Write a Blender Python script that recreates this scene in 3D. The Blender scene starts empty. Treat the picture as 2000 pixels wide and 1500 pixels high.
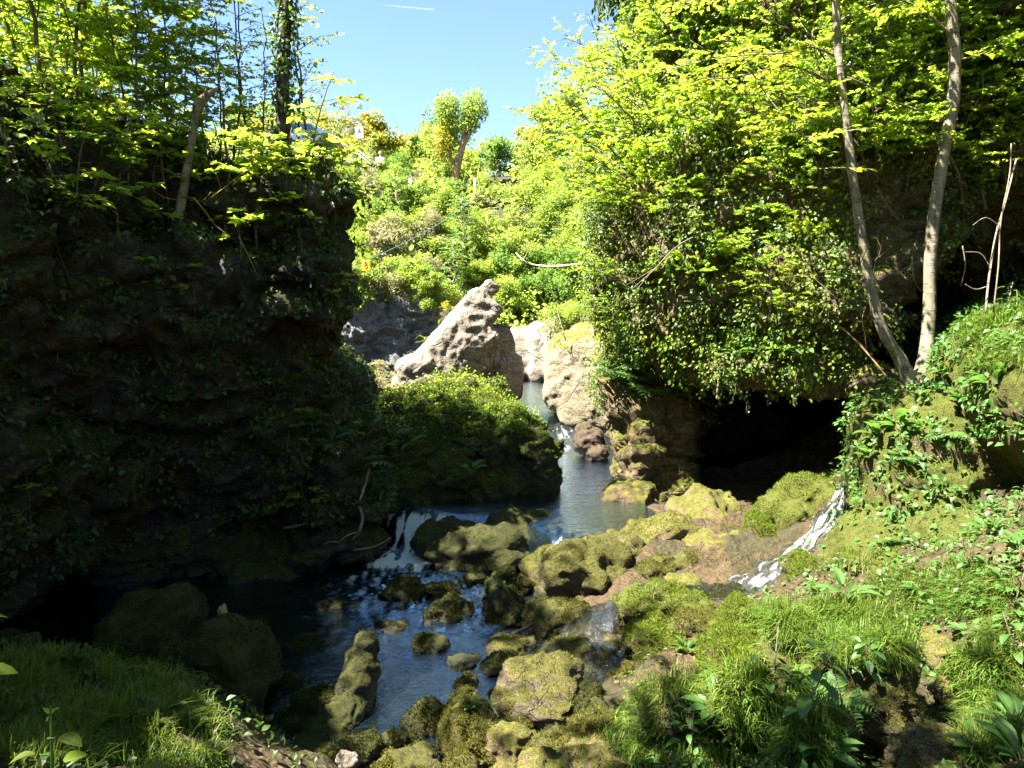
import bpy, bmesh, math
import numpy as np
from mathutils import Vector
PI = math.pi
scene = bpy.context.scene
COL = scene.collection
rng = np.random.default_rng(11)

# ------------------------------------------------------------------ camera maths
F = 1428.0
PITCH = math.atan(130.0/F)
CP, SP = math.cos(PITCH), math.sin(PITCH)
def W(px, py, Y):
    """world point seen at pixel (px,py) of the 2000x1500 photograph at depth Y"""
    a, b = (px-1000.0)/F, (750.0-py)/F
    d = np.array([a, CP + b*SP, -SP + b*CP])
    return d*(Y/d[1])
def S(npx, Y):
    return npx/F*Y

# ------------------------------------------------------------------ noise
_pr = np.random.default_rng(3)
_P = _pr.permutation(256); _P = np.concatenate([_P, _P, _P])
_G = _pr.normal(size=(256, 3)); _G /= np.linalg.norm(_G, axis=1)[:, None]
def perlin(p):
    p = np.asarray(p, float)
    i = np.floor(p).astype(np.int64); f = p - i; i &= 255
    u = f*f*f*(f*(f*6-15)+10)
    out = 0
    for dx in (0, 1):
        wx = u[:, 0] if dx else 1-u[:, 0]
        A = _P[i[:, 0]+dx]
        for dy in (0, 1):
            wy = u[:, 1] if dy else 1-u[:, 1]
            B = _P[A+i[:, 1]+dy]
            for dz in (0, 1):
                wz = u[:, 2] if dz else 1-u[:, 2]
                g = _G[_P[B+i[:, 2]+dz]]
                out = out + wx*wy*wz*((f-np.array([dx, dy, dz]))*g).sum(1)
    return out*1.5
def fbm(p, oct=4, gain=.5, lac=2.03):
    a, s, q = 1.0, 0, np.array(p, float)
    for _ in range(oct):
        s = s + a*perlin(q); a *= gain; q = q*lac + 17.3
    return s
def billow(p, oct=4, gain=.5, lac=2.1):
    a, s, q = 1.0, 0, np.array(p, float)
    for _ in range(oct):
        s = s + a*np.abs(perlin(q)); a *= gain; q = q*lac + 9.1
    return s
def sstep(a, b, x):
    t = np.clip((x-a)/(b-a), 0, 1); return t*t*(3-2*t)

# ------------------------------------------------------------------ meshes
def mesh_np(name, V, faces, mat=None, smooth=True, attrs=None):
    """faces: list of (m,k) int arrays"""
    if isinstance(faces, np.ndarray): faces = [faces]
    faces = [np.asarray(f) for f in faces if len(f)]
    me = bpy.data.meshes.new(name)
    V = np.asarray(V, np.float32)
    me.vertices.add(len(V)); me.vertices.foreach_set('co', V.ravel())
    nl = sum(f.size for f in faces); npoly = sum(len(f) for f in faces)
    me.loops.add(nl); me.polygons.add(npoly)
    li = np.concatenate([f.ravel() for f in faces]).astype(np.int32)
    tot = np.concatenate([np.full(len(f), f.shape[1], np.int32) for f in faces])
    st = np.concatenate([[0], np.cumsum(tot)[:-1]]).astype(np.int32)
    me.loops.foreach_set('vertex_index', li)
    me.polygons.foreach_set('loop_start', st)
    try: me.polygons.foreach_set('loop_total', tot)
    except Exception: pass
    me.polygons.foreach_set('use_smooth', np.full(npoly, smooth))
    me.update(calc_edges=True)
    if attrs:
        for k, v in attrs.items():
            a = me.attributes.new(k, 'FLOAT', 'POINT'); a.data.foreach_set('value', np.asarray(v, np.float32))
    if mat: me.materials.append(mat)
    return me
def add(name, me, parent=None, loc=None, rotz=None, scale=None):
    o = bpy.data.objects.new(name, me); COL.objects.link(o)
    if parent: o.parent = parent
    if loc is not None: o.location = [float(c) for c in loc]
    if rotz is not None: o.rotation_euler = (0, 0, rotz)
    if scale is not None: o.scale = (scale,)*3 if np.isscalar(scale) else scale
    return o
def tag(o, label=None, cat=None, group=None, kind=None):
    if label: o['label'] = label
    if cat: o['category'] = cat
    if group: o['group'] = group
    if kind: o['kind'] = kind
    return o
def empty(name, loc, label, cat, group=None, rotz=0, scale=None):
    o = add(name, None, None, loc, rotz, scale); o.empty_display_size = .1
    return tag(o, label, cat, group)

class MB:
    """collects pieces into one mesh"""
    def __init__(s): s.V = []; s.Q = []; s.T = []; s.n = 0
    def push(s, V, Q=None, T=None):
        V = np.asarray(V, float)
        if Q is not None and len(Q): s.Q.append(np.asarray(Q)+s.n)
        if T is not None and len(T): s.T.append(np.asarray(T)+s.n)
        s.V.append(V); s.n += len(V)
    def tube(s, pts, rad, sides=6, cap=True):
        pts = np.asarray(pts, float); n = len(pts)
        rad = np.broadcast_to(np.asarray(rad, float), (n,))
        t = np.gradient(pts, axis=0); t /= np.linalg.norm(t, axis=1)[:, None]+1e-9
        ref = np.array([0., 0, 1]) if abs(t[:, 2]).mean() < .8 else np.array([1., 0, 0])
        u = np.cross(t, ref); u /= np.linalg.norm(u, axis=1)[:, None]+1e-9
        v = np.cross(t, u)
        a = np.linspace(0, 2*PI, sides, endpoint=False)
        ring = u[:, None, :]*np.cos(a)[None, :, None] + v[:, None, :]*np.sin(a)[None, :, None]
        V = pts[:, None, :] + ring*rad[:, None, None]
        i = np.arange(n-1)[:, None]*sides; j = np.arange(sides)[None, :]; k = (j+1) % sides
        Q = np.stack([i+j, i+k, i+sides+k, i+sides+j], -1).reshape(-1, 4)
        T = None
        V = V.reshape(-1, 3)
        if cap:
            V = np.vstack([V, pts[:1], pts[-1:]])
            b, e = n*sides, n*sides+1; j = np.arange(sides); k = (j+1) % sides
            T = np.vstack([np.stack([np.full(sides, b), k, j], 1), np.stack([np.full(sides, e), (n-1)*sides+j, (n-1)*sides+k], 1)])
        s.push(V, Q, T)
    def box(s, c, r, M=None):
        V = np.array([[x, y, z] for x in (-1, 1) for y in (-1, 1) for z in (-1, 1)], float)*np.asarray(r)
        if M is not None: V = V @ np.asarray(M).T
        Q = [[0, 1, 3, 2], [4, 6, 7, 5], [0, 4, 5, 1], [2, 3, 7, 6], [0, 2, 6, 4], [1, 5, 7, 3]]
        s.push(V+np.asarray(c), Q)
    def mesh(s, name, mat=None, smooth=True):
        if not s.V: return mesh_np(name, np.zeros((3, 3)), [np.array([[0, 1, 2]])], mat)
        fs = []
        if s.Q: fs.append(np.vstack(s.Q))
        if s.T: fs.append(np.vstack(s.T))
        return mesh_np(name, np.vstack(s.V), fs, mat, smooth)

def unit(v): return v/(np.linalg.norm(v, axis=-1, keepdims=True)+1e-9)

# leaf templates: x across, y along, z normal ; (V, Q)
def tmpl_diamond(w=.36):
    return np.array([[0, 0, 0], [w, .42, .07], [0, 1, -.05], [-w, .42, .07]]), np.array([[0, 1, 2, 3]])
def tmpl_fold(w=.33):
    V = np.array([[0, 0, 0], [w*.8, .25, .08], [w, .55, .09], [0, 1, -.1], [-w, .55, .09], [-w*.8, .25, .08], [0, .5, 0.0]])
    return V, np.array([[0, 1, 2, 6], [6, 2, 3, 4], [0, 6, 4, 5]])[:, :]
def tmpl_long(w=.2, n=6, curl=.5):
    """pointed lance leaf, 3 columns, arching"""
    t = np.linspace(0, 1, n); V = []
    ww = w*np.sin(PI*np.clip(t*.93+.07, 0, 1))**.8
    ang = curl*t*1.6
    y = np.cumsum(np.cos(ang))/n; z = -np.cumsum(np.sin(ang))/n
    for k in range(n): V += [[-ww[k], y[k], z[k]+ww[k]*.35], [0, y[k], z[k]], [ww[k], y[k], z[k]+ww[k]*.35]]
    Q = []
    for k in range(n-1):
        a = k*3; Q += [[a, a+1, a+4, a+3], [a+1, a+2, a+5, a+4]]
    return np.array(V), np.array(Q)
def tmpl_maple():
    """five-lobed leaf as a fan of quads round the stalk point"""
    lob = [(-.32, .02), (-.55, .12), (-.34, .30), (-.62, .62), (-.24, .58), (0, 1.05), (.24, .58), (.62, .62), (.34, .30), (.55, .12), (.32, .02)]
    V = [[0, .12, 0]] + [[x, y, -.12*abs(x)+.06*math.sin(9*x)-.05*y*y] for x, y in lob]
    Q = [[0, 1+2*i+2, 1+2*i+1, 1+2*i] for i in range(5)]
    return np.array(V), np.array(Q)
def place_leaves(T, pos, dirv, nrm, size):
    """instances a template; returns V, Q"""
    tv, tq = T
    y = unit(dirv); z = nrm - (nrm*y).sum(1, keepdims=True)*y; z = unit(z); x = np.cross(y, z)
    size = np.broadcast_to(size, (len(pos),))
    V = (tv[None, :, 0, None]*x[:, None] + tv[None, :, 1, None]*y[:, None] + tv[None, :, 2, None]*z[:, None])*size[:, None, None] + pos[:, None]
    Q = tq[None] + (np.arange(len(pos))*len(tv))[:, None, None]
    return V.reshape(-1, 3), Q.reshape(-1, tq.shape[1])

def sample(V, Q, n, weight=None, r=rng):
    """random points on quads: returns pos, normal"""
    A, B, C, D = (V[Q[:, k]] for k in range(4))
    nn = np.cross(C-A, D-B); ar = np.linalg.norm(nn, axis=1)*.5; nn = unit(nn)
    cen = (A+B+C+D)/4
    w = ar.copy()
    if weight is not None: w = w*weight(cen, nn)
    if w.sum() <= 0: return np.zeros((0, 3)), np.zeros((0, 3))
    idx = r.choice(len(Q), n, p=w/w.sum())
    u, v = r.random((2, n, 1))
    P = (A[idx]*(1-u)+B[idx]*u)*(1-v) + (D[idx]*(1-u)+C[idx]*u)*v
    return P, nn[idx]

# icosphere template cache
_ico = {}
def ico(sub):
    if sub not in _ico:
        bm = bmesh.new(); bmesh.ops.create_icosphere(bm, subdivisions=sub, radius=1)
        V = np.array([v.co[:] for v in bm.verts]); T = np.array([[v.index for v in f.verts] for f in bm.faces]); bm.free()
        _ico[sub] = (V, T)
    return _ico[sub]

def mesh_arrays(me):
    n = len(me.vertices); V = np.empty(n*3, np.float32); me.vertices.foreach_get('co', V)
    N = np.empty(n*3, np.float32); me.vertex_normals.foreach_get('vector', N)
    L = np.empty(len(me.loops), np.int32); me.loops.foreach_get('vertex_index', L)
    return V.reshape(-1, 3).astype(float), N.reshape(-1, 3).astype(float), L
def fuse(blobs, voxel, smooth_it=4):
    """blobs: (center, radii, rotz, tilt, power) -> one closed skin (V, N, Q)"""
    b = MB()
    V0, T0 = ico(4)
    for bl in blobs:
        c, r = np.asarray(bl[0], float), np.asarray(bl[1], float)
        rz = bl[2] if len(bl) > 2 else 0; tilt = bl[3] if len(bl) > 3 else 0; pw = bl[4] if len(bl) > 4 else 2.0
        V = V0/(np.abs(V0)**pw).sum(1, keepdims=True)**(1/pw)
        V = V*r
        ct, st = math.cos(tilt), math.sin(tilt)      # tilt about y
        V = V @ np.array([[ct, 0, st], [0, 1, 0], [-st, 0, ct]]).T
        cz, sz = math.cos(rz), math.sin(rz)
        V = V @ np.array([[cz, -sz, 0], [sz, cz, 0], [0, 0, 1]]).T
        b.push(V+c, None, T0)
    me = b.mesh('tmp'); o = add('tmp', me)
    m = o.modifiers.new('r', 'REMESH'); m.mode = 'VOXEL'; m.voxel_size = voxel
    if smooth_it:
        m = o.modifiers.new('s', 'SMOOTH'); m.factor = .5; m.iterations = smooth_it
    dg = bpy.context.evaluated_depsgraph_get(); dg.update()
    me2 = bpy.data.meshes.new_from_object(o.evaluated_get(dg))
    V, N, L = mesh_arrays(me2)
    bpy.data.objects.remove(o); bpy.data.meshes.remove(me); bpy.data.meshes.remove(me2)
    return V, N, L.reshape(-1, 4)
def vnormals(V, F):
    if F.shape[1] == 4: nn = np.cross(V[F[:, 2]]-V[F[:, 0]], V[F[:, 3]]-V[F[:, 1]])
    else: nn = np.cross(V[F[:, 1]]-V[F[:, 0]], V[F[:, 2]]-V[F[:, 0]])
    N = np.zeros_like(V)
    for k in range(F.shape[1]): np.add.at(N, F[:, k], nn)
    return unit(N)
def rockify(V, N, F, amp, freq=1.0, strata=.35, seed=0.0, fine=1.0):
    """lumpy, creased, bedded displacement along the normals"""
    p = V*freq + seed
    warp = np.stack([perlin(p*.9+5.1), perlin(p*.9+31.7), perlin(p*.9+77.2)], 1)*.45
    q = p + warp
    d = fbm(q*.8, 3)*.8 - (billow(q*1.7, 3)-.45)*.9
    bed = np.column_stack([q[:, 0]*.7, q[:, 1]*.7, q[:, 2]*4.2])
    d = d + strata*(fbm(bed, 3) - .6*np.maximum(0, .18-np.abs(perlin(bed*.8+4)))/.18)
    V = V + N*(d*amp)[:, None]
    N = vnormals(V, F)
    q = V*freq*5 + seed
    d = (-billow(q, 3)+.4)*.75*fine + fbm(q*2.3, 3)*.3*fine
    pit = np.maximum(0, perlin(q*1.6+3)-.25)*1.1*fine
    return V + N*((d-pit)*amp*.24)[:, None]
# ------------------------------------------------------------------ materials
class NT:
    def __init__(s, name):
        s.m = bpy.data.materials.new(name); s.m.use_nodes = True
        s.t = s.m.node_tree; s.t.nodes.clear()
        s.out = s.n('ShaderNodeOutputMaterial')
    def n(s, typ, **kw):
        o = s.t.nodes.new(typ)
        for k, v in kw.items(): setattr(o, k, v)
        return o
    def l(s, a, b): s.t.links.new(a, b)
    def val(s, sock, v):
        if hasattr(v, 'is_output') or isinstance(v, bpy.types.NodeSocket): s.l(v, sock)
        else: sock.default_value = v
    def noise(s, vec, scale, detail=4, rough=.55, dist=0.0):
        o = s.n('ShaderNodeTexNoise'); o.inputs['Scale'].default_value = scale; o.inputs['Detail'].default_value = detail
        o.inputs['Roughness'].default_value = rough; o.inputs['Distortion'].default_value = dist
        if vec is not None: s.l(vec, o.inputs['Vector'])
        return o.outputs[0]
    def ramp(s, fac, stops):
        o = s.n('ShaderNodeValToRGB'); r = o.color_ramp
        while len(r.elements) < len(stops): r.elements.new(.5)
        for e, (p, c) in zip(r.elements, stops): e.position = p; e.color = c if len(c) == 4 else (*c, 1)
        s.l(fac, o.inputs[0]); return o.outputs[0]
    def math(s, op, a, b=None, c=None, clamp=False):
        o = s.n('ShaderNodeMath', operation=op, use_clamp=clamp)
        s.val(o.inputs[0], a)
        if b is not None: s.val(o.inputs[1], b)
        if c is not None: s.val(o.inputs[2], c)
        return o.outputs[0]
    def mix(s, fac, a, b):
        o = s.n('ShaderNodeMix', data_type='RGBA')
        s.val(o.inputs[0], fac)
        for sock, v in ((o.inputs[6], a), (o.inputs[7], b)):
            if isinstance(v, tuple): sock.default_value = (*v, 1) if len(v) == 3 else v
            else: s.l(v, sock)
        return o.outputs[2]
    def remap(s, v, a, b, c=0.0, d=1.0):
        o = s.n('ShaderNodeMapRange'); o.interpolation_type = 'SMOOTHSTEP'
        s.val(o.inputs[0], v); o.inputs[1].default_value = a; o.inputs[2].default_value = b; o.inputs[3].default_value = c; o.inputs[4].default_value = d
        return o.outputs[0]
    def bump(s, h, strength=.5, dist=.02, normal=None):
        o = s.n('ShaderNodeBump'); o.inputs['Strength'].default_value = strength; o.inputs['Distance'].default_value = dist
        s.l(h, o.inputs['Height'])
        if normal is not None: s.l(normal, o.inputs['Normal'])
        return o.outputs[0]
    def bsdf(s, color, rough=.8, spec=.3, normal=None, **kw):
        o = s.n('ShaderNodeBsdfPrincipled')
        s.val(o.inputs['Base Color'], (*color, 1) if isinstance(color, tuple) and len(color) == 3 else color)
        s.val(o.inputs['Roughness'], rough); s.val(o.inputs['Specular IOR Level'], spec)
        if normal is not None: s.l(normal, o.inputs['Normal'])
        for k, v in kw.items(): s.val(o.inputs[k.replace('_', ' ')], v)
        return o.outputs[0]
    def done(s, sh): s.l(sh, s.out.inputs[0]); return s.m

def mat_rock(name, c1, c2, c3, moss1, moss2, moss=0.5, wet=.75, scale=1.0, dry_moss=(.12, .09, .02), crack=0.0):
    """bedded tufa: c1..c3 stone tones, moss growing on ledges (moss = 0..1)"""
    n = NT(name); pos = n.n('ShaderNodeTexCoord').outputs['Object']; geo = n.n('ShaderNodeNewGeometry')
    big = n.noise(pos, 1.1*scale, 5, .6); mid = n.noise(pos, 5*scale, 6, .65, .4); fin = n.noise(pos, 32*scale, 4, .7)
    mp = n.n('ShaderNodeMapping'); mp.inputs['Scale'].default_value = (1, 1, 4.5); n.l(pos, mp.inputs[0])
    bed = n.noise(mp.outputs[0], 3.2*scale, 4, .6, .5)
    v = n.math('ADD', n.math('MULTIPLY', mid, .55), n.math('MULTIPLY', bed, .45))
    stone = n.ramp(v, [(.32, c1), (.5, c2), (.66, c3)])
    stone = n.mix(n.remap(fin, .38, .66), n.mix(.6, stone, (*[x*.35 for x in c1],)), stone)
    if crack:
        wv = n.n('ShaderNodeMixRGB'); wv.blend_type = 'ADD'; wv.inputs[0].default_value = .35; n.l(pos, wv.inputs[1])
        nz = n.n('ShaderNodeTexNoise'); nz.inputs['Scale'].default_value = 2.2*scale; nz.inputs['Detail'].default_value = 5; n.l(pos, nz.inputs['Vector']); n.l(nz.outputs[1], wv.inputs[2])
        vo = n.n('ShaderNodeTexVoronoi'); vo.feature = 'DISTANCE_TO_EDGE'; vo.inputs['Scale'].default_value = 1.6*scale; n.l(wv.outputs[0], vo.inputs['Vector'])
        ck = n.remap(vo.outputs['Distance'], .0, .045)
        stone = n.mix(n.math('MULTIPLY', n.math('SUBTRACT', 1.0, ck), crack), stone, tuple(x*.3 for x in c1))
        stone = n.mix(n.math('MULTIPLY', n.remap(n.noise(pos, 3.3*scale, 4, .6, 1.0), .56, .66), .6*crack), stone, dry_moss)
    sep = n.n('ShaderNodeSeparateXYZ'); n.l(geo.outputs['Normal'], sep.inputs[0])
    up = n.math('ADD', n.math('MULTIPLY', sep.outputs[2], .34), n.math('ADD', n.math('MULTIPLY', big, .8), n.math('MULTIPLY', mid, .5)))
    mf = n.remap(up, 1.02-.62*moss, 1.18-.62*moss)
    mv = n.noise(pos, 9*scale, 5, .7); mcol = n.ramp(mv, [(.32, moss1), (.52, moss2), (.7, dry_moss)])
    mfin = n.noise(pos, 42*scale, 4, .75)
    mcol = n.mix(n.remap(mfin, .36, .62), n.mix(.75, mcol, (.012, .012, .004)), mcol)
    col = n.mix(mf, stone, mcol)
    wat = n.n('ShaderNodeAttribute'); wat.attribute_name = 'wet'
    col = n.mix(n.math('MULTIPLY', wat.outputs['Fac'], .8), col, n.mix(.75, stone, (.006, .006, .005)))
    rough = n.math('ADD', n.math('MULTIPLY', mf, .95-wet), wet)
    rough = n.math('SUBTRACT', rough, n.math('MULTIPLY', wat.outputs['Fac'], .45))
    h = n.math('ADD', n.math('MULTIPLY', n.noise(pos, 14*scale, 6, .72), .6), n.math('ADD', n.math('MULTIPLY', fin, .35), n.math('MULTIPLY', n.math('MULTIPLY', mfin, mf), .35)))
    if crack: h = n.math('ADD', h, n.math('MULTIPLY', ck, .5*crack))
    nm = n.bump(h, 1.0, .085/scale)
    return n.done(n.bsdf(col, rough, .25, nm))

def mat_leaf(name, c, ct, var=.5, hue=None, gloss=.35, trans=.5, dead=None, rough=.45):
    """thin leaf: c reflects, ct passes through; every leaf its own tone"""
    n = NT(name); geo = n.n('ShaderNodeNewGeometry'); r = geo.outputs['Random Per Island']
    lo = tuple(x*(1-var) for x in c); hi = tuple(min(1, x*(1+var*.9)) for x in c)
    lt = tuple(x*(1-var*.8) for x in ct); ht = tuple(min(1, x*(1+var*.7)) for x in ct)
    st = [(0.0, lo), (.5, c), (1.0, hi)]; stt = [(0.0, lt), (.5, ct), (1.0, ht)]
    if dead: st.append((1.0, dead)); st[2] = (.94, hi); st[3] = (.95, dead)
    cd = n.ramp(r, st); ctr = n.ramp(r, stt)
    pos = n.n('ShaderNodeTexCoord').outputs['Object']
    patch = n.noise(pos, .8, 3, .6)
    if hue:
        k = n.remap(patch, .42, .62); cd = n.mix(k, cd, n.mix(.6, cd, hue)); ctr = n.mix(k, ctr, n.mix(.6, ctr, tuple(min(1, 2.2*x) for x in hue)))
    a = n.bsdf(cd, rough, gloss)
    b = n.n('ShaderNodeBsdfTranslucent'); n.l(ctr, b.inputs[0])
    mx = n.n('ShaderNodeMixShader'); mx.inputs[0].default_value = trans; n.l(a, mx.inputs[1]); n.l(b.outputs[0], mx.inputs[2])
    return n.done(mx.outputs[0])

def mat_bark(name, c1, c2, scale=1.0, rings=0.0, moss=0.0):
    n = NT(name); pos = n.n('ShaderNodeTexCoord').outputs['Object']
    mp = n.n('ShaderNodeMapping'); mp.inputs['Scale'].default_value = (1, 1, .25); n.l(pos, mp.inputs[0])
    a = n.noise(mp.outputs[0], 28*scale, 5, .65); b = n.noise(pos, 4*scale, 4, .6)
    col = n.ramp(n.math('ADD', n.math('MULTIPLY', a, .6), n.math('MULTIPLY', b, .4)), [(.35, c1), (.62, c2)])
    h = a
    if rings:
        m2 = n.n('ShaderNodeMapping'); m2.inputs['Scale'].default_value = (.6, .6, 5); n.l(pos, m2.inputs[0])
        rr = n.noise(m2.outputs[0], 9, 3, .6)
        col = n.mix(n.math('MULTIPLY', n.remap(rr, .56, .64), rings), col, tuple(x*.45 for x in c1))
        bl = n.remap(n.noise(pos, 7, 3, .6), .58, .68)
        col = n.mix(n.math('MULTIPLY', bl, .5), col, tuple(min(1, x*1.5) for x in c2))
        h = n.math('ADD', a, rr)
    if moss:
        col = n.mix(n.math('MULTIPLY', n.remap(n.noise(pos, 3, 4, .6), .5, .6), moss), col, (.06, .07, .012))
    return n.done(n.bsdf(col, .85, .2, n.bump(h, .6, .01)))

M = {}
M['cliff'] = mat_rock('shaded_tufa', (.014, .012, .009), (.045, .041, .031), (.14, .13, .11), (.014, .02, .003), (.045, .055, .008), .46, .8, crack=.5)  # shaded copy of the tufa, darkened to keep the wall near black
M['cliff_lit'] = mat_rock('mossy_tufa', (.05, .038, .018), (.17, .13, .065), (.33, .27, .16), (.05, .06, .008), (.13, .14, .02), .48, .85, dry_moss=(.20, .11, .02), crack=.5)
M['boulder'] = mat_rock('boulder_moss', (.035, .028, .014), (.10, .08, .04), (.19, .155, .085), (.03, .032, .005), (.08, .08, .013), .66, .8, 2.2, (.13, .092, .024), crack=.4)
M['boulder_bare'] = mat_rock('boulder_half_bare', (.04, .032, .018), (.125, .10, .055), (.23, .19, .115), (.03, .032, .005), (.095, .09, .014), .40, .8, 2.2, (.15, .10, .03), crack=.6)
M['cave'] = mat_rock('cave_shade_rock', (.004, .004, .003), (.010, .009, .007), (.02, .018, .014), (.004, .006, .002), (.010, .012, .003), .2, .7, .8)  # near-black rock colour stands in for the shade inside the cave
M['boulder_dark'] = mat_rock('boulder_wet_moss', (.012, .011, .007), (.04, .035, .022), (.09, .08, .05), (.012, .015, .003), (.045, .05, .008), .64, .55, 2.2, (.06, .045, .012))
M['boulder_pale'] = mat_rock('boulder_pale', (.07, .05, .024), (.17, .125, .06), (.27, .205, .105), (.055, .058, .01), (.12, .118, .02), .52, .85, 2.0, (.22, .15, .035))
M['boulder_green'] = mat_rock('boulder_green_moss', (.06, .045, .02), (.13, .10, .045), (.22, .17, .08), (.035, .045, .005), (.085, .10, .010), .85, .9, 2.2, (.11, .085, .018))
M['limestone'] = mat_rock('pale_limestone', (.16, .135, .105), (.35, .295, .23), (.52, .45, .36), (.07, .06, .015), (.14, .12, .03), .12, .9, .8, (.34, .18, .065), crack=.45)
M['limestone_moss'] = mat_rock('pale_limestone_moss', (.16, .13, .08), (.32, .27, .175), (.43, .37, .25), (.09, .10, .02), (.17, .165, .035), .40, .9, 1.0, (.30, .23, .05), crack=.3)
M['greyrock'] = mat_rock('grey_rock', (.11, .11, .12), (.27, .265, .275), (.42, .41, .41), (.03, .05, .01), (.08, .12, .02), .30, .85, .7, crack=.3)
M['redrock'] = mat_rock('brown_rock', (.025, .016, .009), (.07, .045, .026), (.125, .085, .05), (.05, .05, .01), (.10, .09, .02), .2, .6, 2.0)

# soil / stream bed
n = NT('earth'); pos = n.n('ShaderNodeNewGeometry').outputs['Position']
a = n.noise(pos, 1.3, 5, .6); b = n.noise(pos, 9, 6, .65); c = n.noise(pos, 45, 4, .7)
mud = n.ramp(b, [(.3, (.035, .022, .010)), (.5, (.085, .054, .021)), (.68, (.15, .10, .042))])
gr = n.ramp(b, [(.3, (.010, .012, .003)), (.5, (.045, .042, .010)), (.7, (.095, .078, .022))])
gr = n.mix(n.remap(c, .38, .62), n.mix(.7, gr, (.012, .010, .004)), gr); mud = n.mix(n.remap(c, .36, .6), n.mix(.6, mud, (.03, .018, .008)), mud)
col = n.mix(n.remap(a, .47, .56), mud, gr)
v = n.n('ShaderNodeTexVoronoi'); v.inputs['Scale'].default_value = 16; n.l(pos, v.inputs['Vector'])
col = n.mix(n.remap(v.outputs['Distance'], .0, .5), col, n.mix(.5, col, (.03, .02, .01)))
sp = n.n('ShaderNodeSeparateXYZ'); n.l(pos, sp.inputs[0])
far = n.remap(sp.outputs[1], 22, 30)
col = n.mix(far, col, gr)
h = n.math('ADD', n.math('MULTIPLY', b, .6), n.math('ADD', n.math('MULTIPLY', c, .25), n.math('MULTIPLY', v.outputs['Distance'], -.5)))
M['earth'] = n.done(n.bsdf(col, .7, .3, n.bump(h, 1.0, .09)))

# leaves: reflect / transmit
M['leaf_spring'] = mat_leaf('leaf_spring', (.125, .20, .016), (.40, .57, .03), .5, (.20, .20, .014), trans=.58)
M['leaf_fresh'] = mat_leaf('leaf_fresh', (.14, .215, .022), (.40, .56, .04), .5, (.20, .21, .022), trans=.56)
M['leaf_ivy'] = mat_leaf('leaf_ivy', (.05, .105, .016), (.12, .23, .022), .7, (.11, .12, .02), gloss=.4, trans=.35, dead=(.16, .09, .04))
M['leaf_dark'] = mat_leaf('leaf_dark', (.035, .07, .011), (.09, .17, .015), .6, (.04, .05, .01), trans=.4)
M['leaf_far'] = mat_leaf('leaf_far', (.20, .28, .045), (.36, .48, .05), .45, (.24, .26, .05), gloss=.15, trans=.42)
M['leaf_far_gold'] = mat_leaf('leaf_far_gold', (.23, .245, .025), (.40, .42, .035), .4, (.26, .20, .03), gloss=.15, trans=.42)
M['leaf_far_deep'] = mat_leaf('leaf_far_deep', (.12, .21, .04), (.24, .38, .05), .5, (.15, .23, .04), gloss=.15, trans=.4)
M['leaf_far_pale'] = mat_leaf('leaf_far_pale', (.24, .24, .10), (.26, .27, .11), .3, (.26, .22, .12), gloss=.1, trans=.35)
M['leaf_herb'] = mat_leaf('leaf_herb', (.065, .14, .03), (.15, .30, .04), .4, (.08, .15, .03), gloss=.4, trans=.42)
M['grass'] = mat_leaf('grass_blade', (.085, .15, .02), (.20, .31, .03), .6, (.10, .12, .02), gloss=.3, trans=.4, dead=(.26, .19, .08))
M['grass_dry'] = mat_leaf('grass_dry', (.22, .17, .08), (.25, .19, .09), .5, None, gloss=.2, trans=.35)
M['moss'] = mat_leaf('moss_tips', (.075, .076, .012), (.14, .14, .018), .6, (.11, .09, .014), gloss=.1, trans=.35)
M['moss_dark'] = mat_leaf('moss_tips_dark', (.025, .03, .005), (.05, .06, .008), .6, (.05, .035, .008), gloss=.1, trans=.35)
M['moss_green'] = mat_leaf('moss_tips_green', (.085, .125, .010), (.17, .24, .015), .6, (.12, .12, .012), gloss=.1, trans=.4)
M['bark'] = mat_bark('bark_brown', (.05, .038, .024), (.17, .135, .09), 1)
M['bark_dark'] = mat_bark('bark_dark', (.018, .014, .010), (.07, .055, .04), 1)
M['bark_smooth'] = mat_bark('bark_smooth_grey', (.09, .075, .055), (.27, .22, .155), .8, rings=.8, moss=.35)
M['bark_warm'] = mat_bark('bark_warm', (.14, .075, .035), (.40, .24, .125), .5)
M['bark_pale'] = mat_bark('bark_pale', (.30, .22, .15), (.58, .46, .32), 1)
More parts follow.
